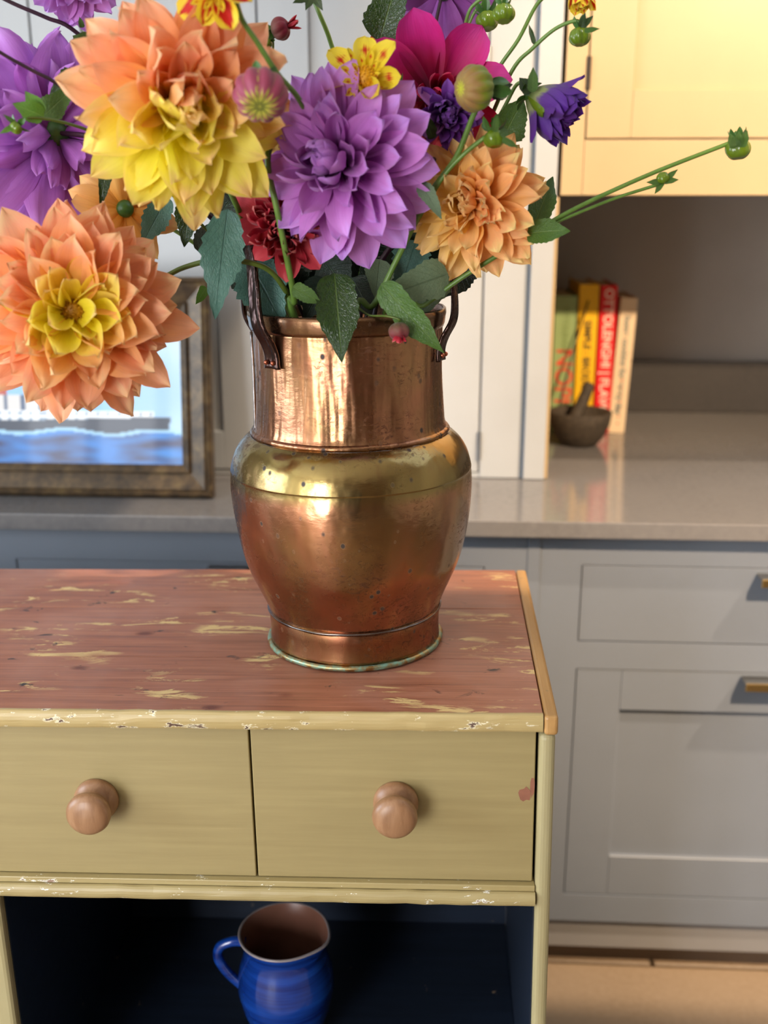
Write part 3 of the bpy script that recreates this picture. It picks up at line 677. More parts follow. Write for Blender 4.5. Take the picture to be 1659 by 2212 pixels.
# ------------------------------------------------------------------ petals, leaves, flowers, buds
def petal_mesh(name, m, wr=.4, cup=.25, curl=.2, rip=.03, seed=0, wmax=.58, blunt=.75, base=.3, nu=10, nv=6, fold=.0, twist=0, lean=0, hook=0):
    rg = random.Random(seed); ph = rg.random()*6; vs, uv, fs = [], [], []
    y = z = 0.0; ang = 0
    for i in range(nu+1):
        u = i/nu
        if i: ang = curl*(u**1.6)*1.6; y += math.cos(ang)/nu; z += math.sin(ang)/nu
        if u < wmax: f = base+(1-base)*math.sin(math.pi/2*u/wmax)
        else: f = max(0, 1-((u-wmax)/(1-wmax))**2.0)**blunt
        hw = wr*.5*max(f, .012)
        if u > .8: z += hook*(u-.8)/nu*8
        for j in range(nv+1):
            s = -1+2*j/nv; hx = hw*s+lean*u*u
            zz = cup*hw*s*s*(1.15-.35*u)+fold*hw*abs(s)+rip*math.sin(u*7+ph+s*1.7)*abs(s)*u+rip*.5*math.sin(s*5+ph)*u-.05*wr*math.exp(-(s*4)**2)*(1-u)
            ta = twist*u*s
            vs.append((hx, y-math.sin(ang)*zz, z+math.cos(ang)*zz+ta*hw)); uv.append((.5+.5*s, u))
    for i in range(nu):
        for j in range(nv): a = i*(nv+1)+j; fs.append((a, a+1, a+nv+2, a+nv+1))
    return mesh(name, vs, fs, m, uv)
def variants(m, kind, n=5, seed=0, **kw):
    return [petal_mesh('petal', m, seed=seed+k, **{**kw, 'curl': kw.get('curl', 0)+(k-(n-1)/2)*kw.get('spread', .12)} if False else {q: (v if q != 'curl' else v+(k-(n-1)/2)*.13) for q, v in kw.items()}) for k in range(n)]
def setcol(o, r): o.color = (r, 0, 0, 1)
def place(name, me, root, P, d, n, s, colr=0.0, wscale=1.0):
    d = d.normalized(); n = (n-d*n.dot(d)); n = n.normalized() if n.length > 1e-5 else d.orthogonal().normalized()
    x = d.cross(n)
    M = Matrix(((x.x*s*wscale, d.x*s, n.x*s, P.x), (x.y*s*wscale, d.y*s, n.y*s, P.y), (x.z*s*wscale, d.z*s, n.z*s, P.z), (0, 0, 0, 1)))
    o = bpy.data.objects.new(name, me); COL.objects.link(o); o.parent = root
    o.matrix_parent_inverse = root.matrix_basis.inverted() if root.parent is None else (root.parent.matrix_basis @ root.matrix_parent_inverse @ root.matrix_basis).inverted()
    o.matrix_basis = M; o.color = (colr, 0, 0, 1); return o
def axis_to_cam(P, ox=0, oy=0, s=1):
    t = (CAM-P).normalized()*s; return (t+RT*ox+UP*oy).normalized()
def basis(ax):
    a = ax.orthogonal().normalized(); return a, ax.cross(a)
def ring(root, C, ax, R, n, meshes, th0, th1, l0, l1, pw=.75, jit=.07, colf=None, core=.10, ws=(1, 1), seed=1, name='petal', tpow=.6, phi0=0, pinc=2.39996, roll=.3, lj=.10):
    rg = random.Random(seed); a, b = basis(ax)
    for i in range(n):
        t = i/max(1, n-1); th = R_(th0+(th1-th0)*t**pw)+rg.gauss(0, jit); ph = phi0+i*pinc+rg.gauss(0, jit)
        rad = a*math.cos(ph)+b*math.sin(ph)
        d = ax*math.cos(th)+rad*math.sin(th); nn = ax*math.sin(th)-rad*math.cos(th)
        nn = nn+d.cross(nn)*rg.gauss(0, roll)
        l = R*(l0+(l1-l0)*t**tpow)*rg.uniform(1-lj, 1+lj*.6); P = C+d*R*core*(.5+t*.5)+rad*R*core*.5*t-ax*R*.10*t
        me = meshes[min(len(meshes)-1, max(0, int(t*len(meshes)+rg.uniform(-1.6, 1.6))))]
        place(name, me, root, P, d, nn, l, colf(t, d, rg) if colf else rg.random()*.4, ws[0]+(ws[1]-ws[0])*t)
def calyx(root, C, ax, r, n=7, m=None, length=1.5, th=115):
    bm = bmesh.new(); bmesh.ops.create_uvsphere(bm, u_segments=16, v_segments=10, radius=r)
    o = bm_obj('calyx', bm, m or SEPM, root, True, True)
    q = ax.to_track_quat('Z', 'Y'); o.matrix_basis = Matrix.LocRotScale(C, q, V((1, 1, .8)))
    a, b = basis(ax)
    for i in range(n):
        ph = i*2*math.pi/n; rad = a*math.cos(ph)+b*math.sin(ph); t = R_(th)+random.gauss(0, .15)
        d = ax*math.cos(t)+rad*math.sin(t)
        place('sepal', SEPAL, o, C+d*r*.6, d, ax*math.sin(t)-rad*math.cos(t), r*length, 0)
    return o
SEPAL = petal_mesh('sepal', SEPM, wr=.42, cup=.4, curl=-.35, rip=.02, wmax=.5, blunt=.9, base=.5, nu=7, nv=4)
BLEAFS = {}
def leaf_mesh(m, wr, seed, bend=.25, fold=.18, teeth=None):
    key = (m.name, round(wr, 2), seed, bend, fold)
    if key in BLEAFS: return BLEAFS[key]
    teeth = .16 if m is LTEAL else .09
    rg = random.Random(seed); nu, nv = 26, 6; vs, uv, fs = [], [], []; y = z = 0; ph = rg.random()*6
    for i in range(nu+1):
        u = i/nu; a = bend*(u-.3)*1.6
        if i: y += math.cos(a)/nu; z -= math.sin(a)/nu
        f = math.sin(math.pi*min(1, u)**.62)**.85 if 0 < u < 1 else 0
        f = max(f, .015)
        tooth = 1+teeth*((i % 3)/2.0-.5)*(1 if .12 < u < .93 else 0)
        for j in range(nv+1):
            s = -1+2*j/nv; hw = wr*.5*f*(tooth if abs(s) > .95 else 1)*(.92+.08*math.sin(u*11+ph))
            vs.append((hw*s, y-(.035*abs(s) if abs(s) > .95 and i % 3 == 2 else 0)*0, z+fold*hw*abs(s)+.02*math.sin(u*9+ph+s*2)*abs(s)*(1 if 0 < u < 1 else 0)))
            uv.append((.5+.5*s*1.0, u))
    for i in range(nu):
        for j in range(nv): a_ = i*(nv+1)+j; fs.append((a_, a_+1, a_+nv+2, a_+nv+1))
    BLEAFS[key] = mesh('leaf', vs, fs, m, uv); return BLEAFS[key]
def leaf(root, x0, y0, x1, y1, Y0, Y1, wpx, m, ox=0, oy=0, bend=.25, fold=.18, seed=1, back=False):
    A, B = at(x0, y0, Y0), at(x1, y1, Y1); d = B-A; Lh = d.length*1.02
    n = axis_to_cam((A+B)/2, ox, oy)
    wd = wpx*mpp((A+B)/2)
    me = leaf_mesh(m, round(wd/Lh*10)/10+.0, seed, bend, fold)
    o = place('leaf', me, root, A, d, n, Lh, 0, wd/Lh/(round(wd/Lh*10)/10) if round(wd/Lh*10) else 1)
    return o
def stem(root, head, mids, mouth, m=STEMG, wpx=12, bottom=None, name='stem'):
    """head -> mids (photo points with a depth) -> mouth of the pot (dx, dy) -> inside the pot"""
    pts = [head]+[at(*p) for p in mids]+[vp(mouth[0], mouth[1], .385)]
    b = bottom or (mouth[0]*-.35, mouth[1]*-.35)
    pts += [vp(mouth[0]*.55+b[0]*.45, mouth[1]*.55+b[1]*.45, .22), vp(b[0], b[1], .056)]
    r = wpx*.5*mpp(pts[len(pts)//2])
    o = obj(name, tube(catmull(pts, 7), lambda t: r*(.85+.3*t), m, name), root, True); return o
def twig(root, pts, m=STEMG, wpx=8, name='side_stem'):
    P = [at(*p) for p in pts]; r = wpx*.5*mpp(P[0]); return obj(name, tube(catmull(P, 6), r, m, name), root, True)
def plant(name, label, cat='flower', group=None):
    return thing(name, label, cat, vp(0, 0, .05), group=group)
UPV = V((0, 0, 1))

# --- mesh families
PL = dict(rip=.045, nu=10, nv=6)
def fam(m, seed, w=(.42, .5), curls=(.55, .35, .1, -.12, -.28), cup=.35, blunt=.72, **kw):
    out = []
    curls = [c+q for c in curls for q in (0, .16)]
    for k, cu in enumerate(curls):
        t = k/(len(curls)-1); out.append(petal_mesh('petal', m, wr=w[0]+(w[1]-w[0])*t, cup=cup*(1.6-1.0*t), curl=cu, seed=seed+k, blunt=blunt, twist=(.3 if k % 2 else -.25), lean=(.06, -.05, .03, -.07, .05)[k % 5], hook=(.25, -.2, .3, -.3, .1)[k % 5], **{**PL, **kw}))
    return out

# 1 big peach / yellow dahlia at the top left
f1 = plant('dahlia', 'largest peach dahlia with bright yellow lower petals, upper left of the pot')
C = at(395, 226, .985); ax = axis_to_cam(C, .06, -.10); r = 240*mpp(C)
def cf1(t, d, rg): return max(0, min(1, (.15-d.z)*1.7+(.35 if t < .25 else 0)+rg.uniform(-.15, .15)))
fm = fam(PEACH, 10, w=(.52, .44), curls=(.6, .3, .0, -.15, -.1), rip=.07, blunt=.85)
ring(f1, C, ax, r, 96, fm, 14, 102, .44, .98, colf=cf1, seed=3, jit=.13, roll=.45, lj=.16)
calyx(f1, C-ax*r*.18, -ax, r*.16, 7)
stem(f1, C-ax*r*.2, [(500, 420, 1.08), (560, 560, 1.12)], (-.06, .0), wpx=13)
# 2 peach dahlia lower left
f2 = plant('dahlia', 'peach dahlia with a yellow heart drooping lowest at the left, on an arching stem')
C = at(158, 672, .985); ax = axis_to_cam(C, -.02, .05); r = 238*mpp(C)
def cf2(t, d, rg): return max(0, min(1, (1 if t < .17 else .25-(t-.17)*1.2)+(.15 if d.z < 0 else -.1)+rg.uniform(-.15, .12)))
ring(f2, C+ax*r*.05, ax, r, 112, fam(PEACH, 20, w=(.56, .42), curls=(.30, .1, .0, -.12, -.05), rip=.06, blunt=.85), 50, 108, .46, .98, colf=cf2, seed=5, jit=.10, pw=.85, roll=.4, lj=.13, tpow=.8)
a, b = basis(ax)
bm = bmesh.new(); bmesh.ops.create_uvsphere(bm, u_segments=16, v_segments=8, radius=r*.12)
for i in range(60):
    th = math.sqrt((i+.5)/60)*1.35; ph = i*2.39996; q = V((math.sin(th)*math.cos(ph), math.sin(th)*math.sin(ph), math.cos(th)))*r*.12
    g_ = bmesh.ops.create_cone(bm, cap_ends=True, segments=5, radius1=r*.013, radius2=r*.008, depth=r*.05)
    rot = q.to_track_quat('Z', 'Y').to_matrix()
    for v in g_['verts']: v.co = rot @ v.co+q
discme = bpy.data.meshes.new('disc_florets'); bm.to_mesh(discme); bm.free(); discme.materials.append(DISCB)
o = obj('disc_florets', discme, f2, True); o.matrix_basis = Matrix.LocRotScale(C+ax*r*.08, ax.to_track_quat('Z', 'Y'), V((1, 1, 1)))
calyx(f2, C-ax*r*.15, -ax, r*.15, 7)
stem(f2, C-ax*r*.2, [(330, 610, 1.06), (400, 577, 1.07), (480, 561, 1.065), (570, 577, 1.08), (615, 625, 1.10)], (-.055, -.045), STEML, 12)
# 3 central purple
f3 = plant('dahlia', 'large lilac purple dahlia with pointed petals at the centre of the bunch')
C = at(728, 352, 1.045); ax = axis_to_cam(C, -.42, .10); r = 205*mpp(C)
def cf3(t, d, rg): return max(0, min(1, .85-t*2.0+rg.uniform(-.1, .1)))
ring(f3, C, ax, r, 96, fam(PURP, 30, w=(.36, .46), curls=(.8, .5, .15, -.08, -.15), cup=.5), 8, 112, .34, 1.0, colf=cf3, seed=8, jit=.07, pw=.8)
calyx(f3, C-ax*r*.15, -ax, r*.15, 7)
stem(f3, C-ax*r*.2, [(790, 520, 1.13)], (.01, .01), wpx=12)
# 4 back-facing purple at the left
f4 = plant('dahlia', 'lilac purple dahlia seen from behind at the far left, below dark stems')
C = at(112, 292, 1.13); ax = axis_to_cam(C, -.25, -.15, -1); r = 200*mpp(C)
vf = fam(VIOL, 40, w=(.40, .46), curls=(.4, .2, .1, .0, -.1), cup=.5, rip=.09)
ring(f4, C, ax, r, 60, vf, 40, 108, .6, 1.0, seed=9, jit=.14, roll=.5, lj=.15, colf=lambda t, d, rg: rg.random()*.4)
ring(f4, C-ax*r*.08, ax, r, 34, vf, 104, 142, .84, .56, seed=19, jit=.14, roll=.5, lj=.18, tpow=1, colf=lambda t, d, rg: rg.random()*.9)
calyx(f4, C-ax*r*.14, -ax, r*.16, 8, length=1.9)
stem(f4, C-ax*r*.2, [(220, 305, 1.1), (380, 400, 1.13)], (-.07, .02), STEMP, 11)
# 5 apricot right
f5 = plant('dahlia', 'apricot orange dahlia on the right side above the right handle')
C = at(1018, 440, 1.09); ax = axis_to_cam(C, -.28, .10); r = 152*mpp(C)
ring(f5, C, ax, r, 96, fam(APRI, 50, w=(.40, .42), curls=(.6, .3, .05, -.1, -.1), rip=.08, blunt=.9), 12, 110, .40, 1.04, seed=12, jit=.10, colf=lambda t, d, rg: max(0, min(1, .4-d.x*1.0+rg.uniform(-.2, .2))))
calyx(f5, C-ax*r*.15, -ax, r*.17, 7)
stem(f5, C-ax*r*.2, [(990, 600, 1.16)], (.07, .01), wpx=11)
# 6 crimson anemone-flowered dahlia
f6 = plant('dahlia', 'small crimson dahlia with a ruffled dark centre, tucked below the big lilac one')
C = at(622, 486, 1.08); ax = axis_to_cam(C, -.05, .30); r = 126*mpp(C)
ring(f6, C, ax, r, 9, [petal_mesh('petal', REDP, wr=.52, cup=.3, curl=-.18, rip=.02, seed=60+k, blunt=.6, base=.4, nu=9, nv=6) for k in range(3)], 86, 96, .86, .98, seed=4, jit=.04, pinc=2*math.pi/9, colf=lambda t, d, rg: 0)
ring(f6, C, ax, r, 120, [petal_mesh('petal', REDP, wr=.30, cup=1.2, curl=.3+.25*k, rip=.10, seed=70+k, blunt=.4, base=.5, nu=6, nv=4, twist=.5) for k in range(3)], 5, 88, .32, .56, seed=6, jit=.16, colf=lambda t, d, rg: rg.uniform(.75, 1), core=.22)
calyx(f6, C-ax*r*.12, -ax, r*.16, 7)
stem(f6, C-ax*r*.2, [(640, 600, 1.16)], (-.03, .02), wpx=9)
# 7 magenta open dahlia
f7 = plant('dahlia', 'open magenta dahlia with broad rounded petals, behind the lilac one')
C = at(940, 212, 1.165); ax = axis_to_cam(C, .0, .12); r = 168*mpp(C)
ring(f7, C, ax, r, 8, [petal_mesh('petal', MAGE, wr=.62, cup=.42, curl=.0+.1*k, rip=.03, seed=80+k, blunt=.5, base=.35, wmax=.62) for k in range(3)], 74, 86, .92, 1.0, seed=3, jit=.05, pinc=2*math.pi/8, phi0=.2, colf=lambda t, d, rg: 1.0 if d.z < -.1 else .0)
ring(f7, C, ax, r, 14, [petal_mesh('petal', MAGE, wr=.5, cup=.7, curl=.7, rip=.05, seed=90+k, blunt=.6) for k in range(2)], 12, 60, .24, .42, seed=5, colf=lambda t, d, rg: .9)
calyx(f7, C-ax*r*.12, -ax, r*.14, 7)
stem(f7, C-ax*r*.2, [(900, 420, 1.2)], (.03, .03), STEMP, 11)
# 8 yellow collarette
f8 = plant('dahlia', 'yellow dahlia with red splashes and golden disc, peeking over the lilac one')
C = at(788, 174, 1.05); ax = axis_to_cam(C, .08, .30); r = 98*mpp(C)
ring(f8, C, ax, r, 7, [petal_mesh('petal', YELR, wr=.58, cup=.35, curl=.15-.2*k, rip=.05, seed=100+k, blunt=.5, base=.4) for k in range(3)], 50, 84, .80, 1.0, seed=13, jit=.16, roll=.5, pinc=2*math.pi/7, phi0=.4)
ring(f8, C, ax, r, 16, [petal_mesh('petal', YELR, wr=.34, cup=.5, curl=.2, rip=.08, seed=104+k, blunt=.7) for k in range(2)], 48, 62, .42, .5, seed=14, core=.2, colf=lambda t, d, rg: 0)
dm = discme.copy(); dm.materials.clear(); dm.materials.append(DISC)
o = obj('disc_florets', dm, f8, True); sS = r*.25/(238*mpp(at(158, 672, .985))*.12)
o.matrix_basis = Matrix.LocRotScale(C+ax*r*.08, ax.to_track_quat('Z', 'Y'), V((sS, sS, sS)))
stem(f8, C-ax*r*.05, [(786, 230, 1.08), (780, 400, 1.17)], (.0, .04), wpx=8)
# 9 half open purple, facing
f9 = plant('dahlia', 'half-open deep purple dahlia with curled petals, in front of the magenta one')
C = at(968, 250, 1.085); ax = axis_to_cam(C, .1, -.1); r = 62*mpp(C)
ring(f9, C-ax*r*.3, ax, r, 60, fam(DPUR, 110, w=(.40, .50), curls=(.9, .8, .6, .3, -.1), cup=.8), 4, 82, .5, 1.0, seed=15, jit=.10, colf=lambda t, d, rg: min(1, 1.15-t*.35), core=.2)
ring(f9, C-ax*r*.3, ax, r, 7, fam(PURP, 115, w=(.4, .46), curls=(.0, -.1, -.2, -.1, -.3)), 75, 105, 1.15, 1.55, seed=17, jit=.12)
calyx(f9, C-ax*r*.5, -ax, r*.3, 6)
stem(f9, C-ax*r*.5, [(1000, 265, 1.12), (950, 330, 1.10), (895, 400, 1.10), (850, 520, 1.15)], (.015, .0), STEMP, 13)
# 10 drooping half-closed purple at the right
f10 = plant('dahlia', 'half-closed violet dahlia with pale green base, pointing right, right of the magenta one')
C = at(1150, 208, 1.12); tip = at(1240, 262, 1.10); ax = (tip-C).normalized(); r = 118*mpp(C)
ring(f10, C, ax, r, 46, [petal_mesh('petal', GPUR, wr=.46, cup=.55, curl=.28+.1*k, rip=.03, seed=120+k, blunt=.5, base=.45) for k in range(3)], 4, 42, .76, 1.02, seed=21, jit=.06, core=.12, colf=lambda t, d, rg: .9 if t < .5 else rg.uniform(0, .2))
ring(f10, C, ax, r, 5, [petal_mesh('petal', GPUR, wr=.36, cup=.5, curl=-.1, rip=.03, seed=125, blunt=.6, base=.4)], 34, 46, .9, 1.05, seed=25, jit=.1)
ring(f10, C-ax*r*.05, ax, r, 7, [petal_mesh('bract', BUDG, wr=.85, cup=.8, curl=.35, seed=128, blunt=.5, base=.5)], 40, 50, .58, .66, seed=24, jit=.03, pinc=2*math.pi/7, name='bract')
calyx(f10, C-ax*r*.04, -ax, r*.13, 6, length=2.4, th=70)
stem(f10, C-ax*r*.05, [(1120, 180, 1.13), (1085, 240, 1.14), (1000, 400, 1.17)], (.05, .03), wpx=9)
leaf(f10, 1148, 200, 1122, 168, 1.11, 1.11, 34, LDARK); leaf(f10, 1150, 200, 1152, 145, 1.10, 1.10, 26, LGREEN)
# 11 purple from behind at the top centre-right
f11 = plant('dahlia', 'purple dahlia hanging from the top edge, seen from below, above the magenta one')
C = at(958, -28, 1.20); ax = axis_to_cam(C, .1, .55, -1); r = 118*mpp(C)
ring(f11, C, ax, r, 50, fam(VIOL, 130, w=(.4, .5), curls=(.4, .3, .1, .05, .0)), 30, 104, .6, 1.0, seed=26, jit=.1, colf=lambda t, d, rg: rg.random()*.6)
calyx(f11, C-ax*r*.12, -ax, r*.2, 7, length=1.6)
stem(f11, C-ax*r*.2, [(940, 60, 1.185), (930, 160, 1.2), (890, 420, 1.2)], (.02, .05), STEMP, 8)
# 12 top-left lilac
f12 = plant('dahlia', 'lilac dahlia cut off by the top edge, above the dark stems at left')
C = at(160, -48, 1.12); ax = axis_to_cam(C, -.1, -.55); r = 108*mpp(C)
ring(f12, C, ax, r, 56, fam(PURP, 140, w=(.4, .5), curls=(.5, .3, .1, .0, -.1)), 20, 112, .5, 1.0, seed=28, jit=.1, colf=lambda t, d, rg: rg.random()*.3)
calyx(f12, C-ax*r*.12, -ax, r*.15, 6)
stem(f12, C-ax*r*.2, [(230, 120, 1.16), (400, 380, 1.16)], (-.06, .05), STEMP, 9)
# 13 red/yellow at the top
f13 = plant('dahlia', 'red dahlia with yellow petal edges at the top, right of the largest peach one')
C = at(466, -22, .955); ax = axis_to_cam(C, -.25, .25); r = 95*mpp(C)
ring(f13, C, ax, r, 8, [petal_mesh('petal', REDY, wr=.60, cup=.45, curl=.15-.1*k, rip=.05, seed=150+k, blunt=.4, base=.4) for k in range(3)], 80, 96, .9, 1.0, seed=31, jit=.05, pinc=2*math.pi/8, phi0=.4)
ring(f13, C, ax, r, 18, [petal_mesh('petal', YELR, wr=.3, cup=.5, curl=.1, rip=.08, seed=154+k, blunt=.7) for k in range(2)], 50, 72, .4, .55, seed=32, core=.2)
o = obj('disc_florets', dm, f13, True); sS = r*.2/(238*mpp(at(158, 672, .985))*.12); o.matrix_basis = Matrix.LocRotScale(C+ax*r*.08, ax.to_track_quat('Z', 'Y'), V((sS, sS, sS)))
stem(f13, C-ax*r*.05, [(500, 70, 1.04), (530, 180, 1.12), (560, 300, 1.17)], (-.03, .06), wpx=9)
# 14 small orange / yellow flower at the top right
f14 = plant('dahlia', 'small yellow and orange dahlia at the top edge, above the green buds at right')
C = at(1258, -38, 1.13); ax = (V((0, -.3, -1))).normalized(); r = 62*mpp(C)
ring(f14, C, ax, r, 16, [petal_mesh('petal', REDY, wr=.5, cup=.5, curl=.2, rip=.05, seed=160+k, blunt=.4, base=.4) for k in range(3)], 8, 38, .9, 1.08, seed=33, jit=.05)
calyx(f14, C-ax*r*.05, -ax, r*.25, 6)
stem(f14, C-ax*r*.05, [(1225, -30, 1.14), (1166, 2, 1.15), (1120, 85, 1.15), (1065, 170, 1.16), (1000, 330, 1.18)], (.055, .05), STEMG, 9)
# 15 peach from behind, between the left ones
f15 = plant('dahlia', 'peach dahlia seen from behind, between the two biggest peach ones')
C = at(266, 452, 1.10); ax = axis_to_cam(C, -.35, -.1, -1); r = 112*mpp(C)
ring(f15, C, ax, r, 46, fam(APRI, 170, w=(.42, .5), curls=(.4, .3, .1, .05, .0)), 30, 104, .6, 1.0, seed=36, jit=.1)
calyx(f15, C-ax*r*.12, -ax, r*.17, 7)
stem(f15, C-ax*r*.2, [(345, 480, 1.17), (430, 532, 1.18)], (-.075, .03), STEMG, 9)
# 16 coral flower behind the pink bud
f16 = plant('dahlia', 'coral pink dahlia mostly hidden, behind the pink bud and lilac flower')
C = at(590, 262, 1.17); ax = axis_to_cam(C, -.1, .1); r = 62*mpp(C)
CORAL = petal_mat('coral_petal', [(0, srgb(200, 50, 50)), (.5, srgb(240, 96, 80)), (1, srgb(244, 140, 120))], None)
ring(f16, C, ax, r, 24, fam(CORAL, 180, curls=(.5, .2, .0, .0, .0)), 20, 95, .6, 1.0, seed=37)
stem(f16, C-ax*r*.1, [(600, 420, 1.2)], (-.02, .06), wpx=8)
# 17 dusky pink behind peach top right, 18 dark red behind the big leaf
for (nm_, lab, cx, cy, Y, rp, mth, sd_) in (('dahlia', 'dusky pink dahlia peeking behind the largest peach one, under the red-yellow one', 520, 120, 1.19, 46, (-.035, .055), 41), ('dahlia', 'small dark crimson dahlia half hidden behind the big serrated leaf at top', 815, 112, 1.21, 36, (.0, .07), 43)):
    f = plant(nm_, lab); C = at(cx, cy, Y); ax = axis_to_cam(C, 0, .6); r = rp*mpp(C)
    ring(f, C, ax, r, 12, [petal_mesh('petal', REDP, wr=.55, cup=.5, curl=.2, rip=.03, seed=190, blunt=.5)], 60, 92, .9, 1.0, seed=sd_, colf=lambda t, d, rg: .6)
    calyx(f, C-ax*r*.12, -ax, r*.2, 6)
    stem(f, C-ax*r*.1, [(cx+10, cy+260, 1.21)], mth, wpx=7)

# --- buds
def bud(root, x, y, Y, rpx, axv, m, n=11, flat=.86, nm='bud', sep=6, seplen=1.1, septh=70, open_=0.0, rows=1):
    C = at(x, y, Y); r = rpx*mpp(C); ax = V(axv).normalized()
    bm = bmesh.new(); bmesh.ops.create_uvsphere(bm, u_segments=66, v_segments=24, radius=1.0)
    VV = [1-math.acos(max(-1, min(1, v.co.z)))/math.pi for v in bm.verts]
    for v in bm.verts:
        a = math.atan2(v.co.y, v.co.x); k = 1+.14*abs(math.cos(a*n/2+v.co.z*.5))-.08
        h = v.co.z; v.co.x *= k; v.co.y *= k; v.co.z *= flat
        if h > .86: v.co.z -= (h-.86)*1.2*flat
    me = bpy.data.meshes.new(nm); bm.to_mesh(me); bm.free(); me.materials.append(m)
    l = me.uv_layers.new(name='UVMap')
    for p in me.polygons:
        for li in p.loop_indices:
            c = me.vertices[me.loops[li].vertex_index].co; a = math.atan2(c.y, c.x)/(2*math.pi)+.5
            l.data[li].uv = ((a*n+.5) % 1.0, VV[me.loops[li].vertex_index])
    me.polygons.foreach_set('use_smooth', [True]*len(me.polygons))
    o = obj(nm, me, root, True); o.matrix_basis = Matrix.LocRotScale(C, ax.to_track_quat('Z', 'Y'), V((r, r, r)))
    a, b = basis(ax)
    for i in range(sep):
        ph = i*2*math.pi/sep+.3; rad = a*math.cos(ph)+b*math.sin(ph); t = R_(180-septh)+random.gauss(0, .12)
        d = ax*math.cos(t)+rad*math.sin(t)
        place('sepal', SEPAL, o, C-ax*r*.8*flat+rad*r*.1, d, -ax*math.sin(t)*-1-rad*math.cos(t), r*seplen, 0, 1.2)
    return o, C, r, ax
def budthing(label, x, y, Y, rpx, axv, m, mids, mouth, stemm=STEMG, wpx=10, **kw):
    root = plant('dahlia_bud', label, 'bud'); o, C, r, ax = bud(root, x, y, Y, rpx, axv, m, **kw)
    stem(root, C-ax*r*.8, mids, mouth, stemm, wpx); return root
b1 = budthing('large pink and lime striped bud on a thick stem, over the biggest peach flower', 563, 205, .93, 58, (.05, -.62, -.5), BUDM, [(560, 150, 1.0), (600, 250, 1.03), (578, 345, 1.035), (598, 450, 1.04), (620, 560, 1.06), (636, 650, 1.085)], (-.052, -.055), wpx=14, n=10, sep=5, septh=60, seplen=.8)
b2 = budthing('lime and cream striped bud facing left, in front of the magenta flower', 1024, 191, 1.05, 47, (-.85, -.5, -.05), BUDY, [(1050, 200, 1.07), (1022, 250, 1.075), (985, 340, 1.07), (925, 425, 1.07), (860, 555, 1.09), (806, 660, 1.10)], (.015, -.06), wpx=13, n=11, sep=5, seplen=1.2, septh=30)
leaf(b2, 1058, 195, 1112, 182, 1.06, 1.08, 28, LDARK); leaf(b2, 1060, 205, 1100, 210, 1.06, 1.08, 20, LDARK)
twig(b2, [(1048, 296, 1.05), (1000, 335, 1.06), (955, 385, 1.065), (905, 470, 1.08), (880, 515, 1.085)], STEMG, 10)
bud(b2, 1068, 300, 1.05, 23, (.1, -.2, -.9), BUDG, n=5, sep=5, septh=60, seplen=1.7)
leaf(b2, 1068, 285, 1075, 250, 1.04, 1.03, 18, LGREEN); leaf(b2, 1085, 300, 1118, 318, 1.04, 1.04, 16, LGREEN)
leaf(b2, 1058, 285, 1045, 252, 1.05, 1.05, 12, LGREEN); leaf(b2, 1080, 292, 1100, 280, 1.04, 1.05, 22, LGREEN)
b3 = budthing('small opening wine red bud pointing right, left of the tall green stem', 606, 62, 1.15, 24, (.9, -.2, .25), BUDR, [(590, 95, 1.16), (600, 260, 1.18)], (-.02, .065), STEMG, 5, n=6, sep=5, septh=45, seplen=1.7)
C = at(618, 58, 1.15); ring(b3, C, V((.9, -.2, .3)).normalized(), 34*mpp(C), 9, [petal_mesh('petal', REDP, wr=.4, cup=.7, curl=.2, seed=200, blunt=.9)], 5, 30, .7, 1.0, seed=51, colf=lambda t, d, rg: .9)
bud(b3, 578, 92, 1.15, 11, (-.6, -.3, -.5), BUDG, n=5, sep=3)
b4 = budthing('round olive green bud high at the right, hanging from an arching stem', 1252, 80, 1.12, 23, (0, -.2, -1), BUDG, [(1245, 45, 1.12), (1200, 62, 1.13), (1150, 105, 1.14), (1105, 155, 1.15), (1040, 300, 1.17)], (.065, .04), wpx=9, n=7, sep=5, septh=40, seplen=1.3)
leaf(b4, 1255, 60, 1264, 28, 1.11, 1.10, 16, LDARK); leaf(b4, 1258, 58, 1280, 35, 1.11, 1.10, 16, LDARK); leaf(b4, 1262, 66, 1294, 62, 1.11, 1.10, 13, LGREEN)
leaf(b4, 1155, 96, 1142, 52, 1.14, 1.14, 12, LDARK)
b5 = budthing('round olive bud near the top edge, above the magenta flower', 1088, 30, 1.13, 24, (0, -.4, -1), BUDG, [(1070, -8, 1.14), (1030, 5, 1.15), (1006, 50, 1.16), (985, 200, 1.19)], (.04, .06), wpx=8, n=8, sep=5, septh=45, seplen=1.2)
b5b = budthing('dark green bud tucked just left of the top olive bud', 1052, 46, 1.17, 24, (.1, -.4, -1), BUDG, [(1040, 10, 1.19), (990, 120, 1.2)], (.045, .065), wpx=7, n=6, sep=6, septh=60, seplen=1.5)
b7 = budthing('green bud at the far right end of the longest slanting stem', 1594, 322, 1.10, 27, (.05, -.2, -1), BUDG, [(1568, 312, 1.10), (1400, 378, 1.10), (1230, 457, 1.09), (1110, 530, 1.085), (990, 605, 1.09), (915, 660, 1.10)], (.06, -.058), wpx=10, n=4, sep=6, septh=50, seplen=1.1)
for (dx, dy) in ((-18, -28), (2, -34), (20, -36), (-8, -20)): leaf(b7, 1594+dx*.3, 318, 1594+dx, 318+dy, 1.085, 1.08, 24, SEPM if False else LGREEN)
twig(b7, [(1424, 398, 1.10), (1330, 428, 1.10), (1230, 468, 1.09), (1180, 492, 1.088)], STEMG, 7)
bud(b7, 1432, 384, 1.09, 14, (-.2, -.4, .8), BUDG, n=5, sep=0)
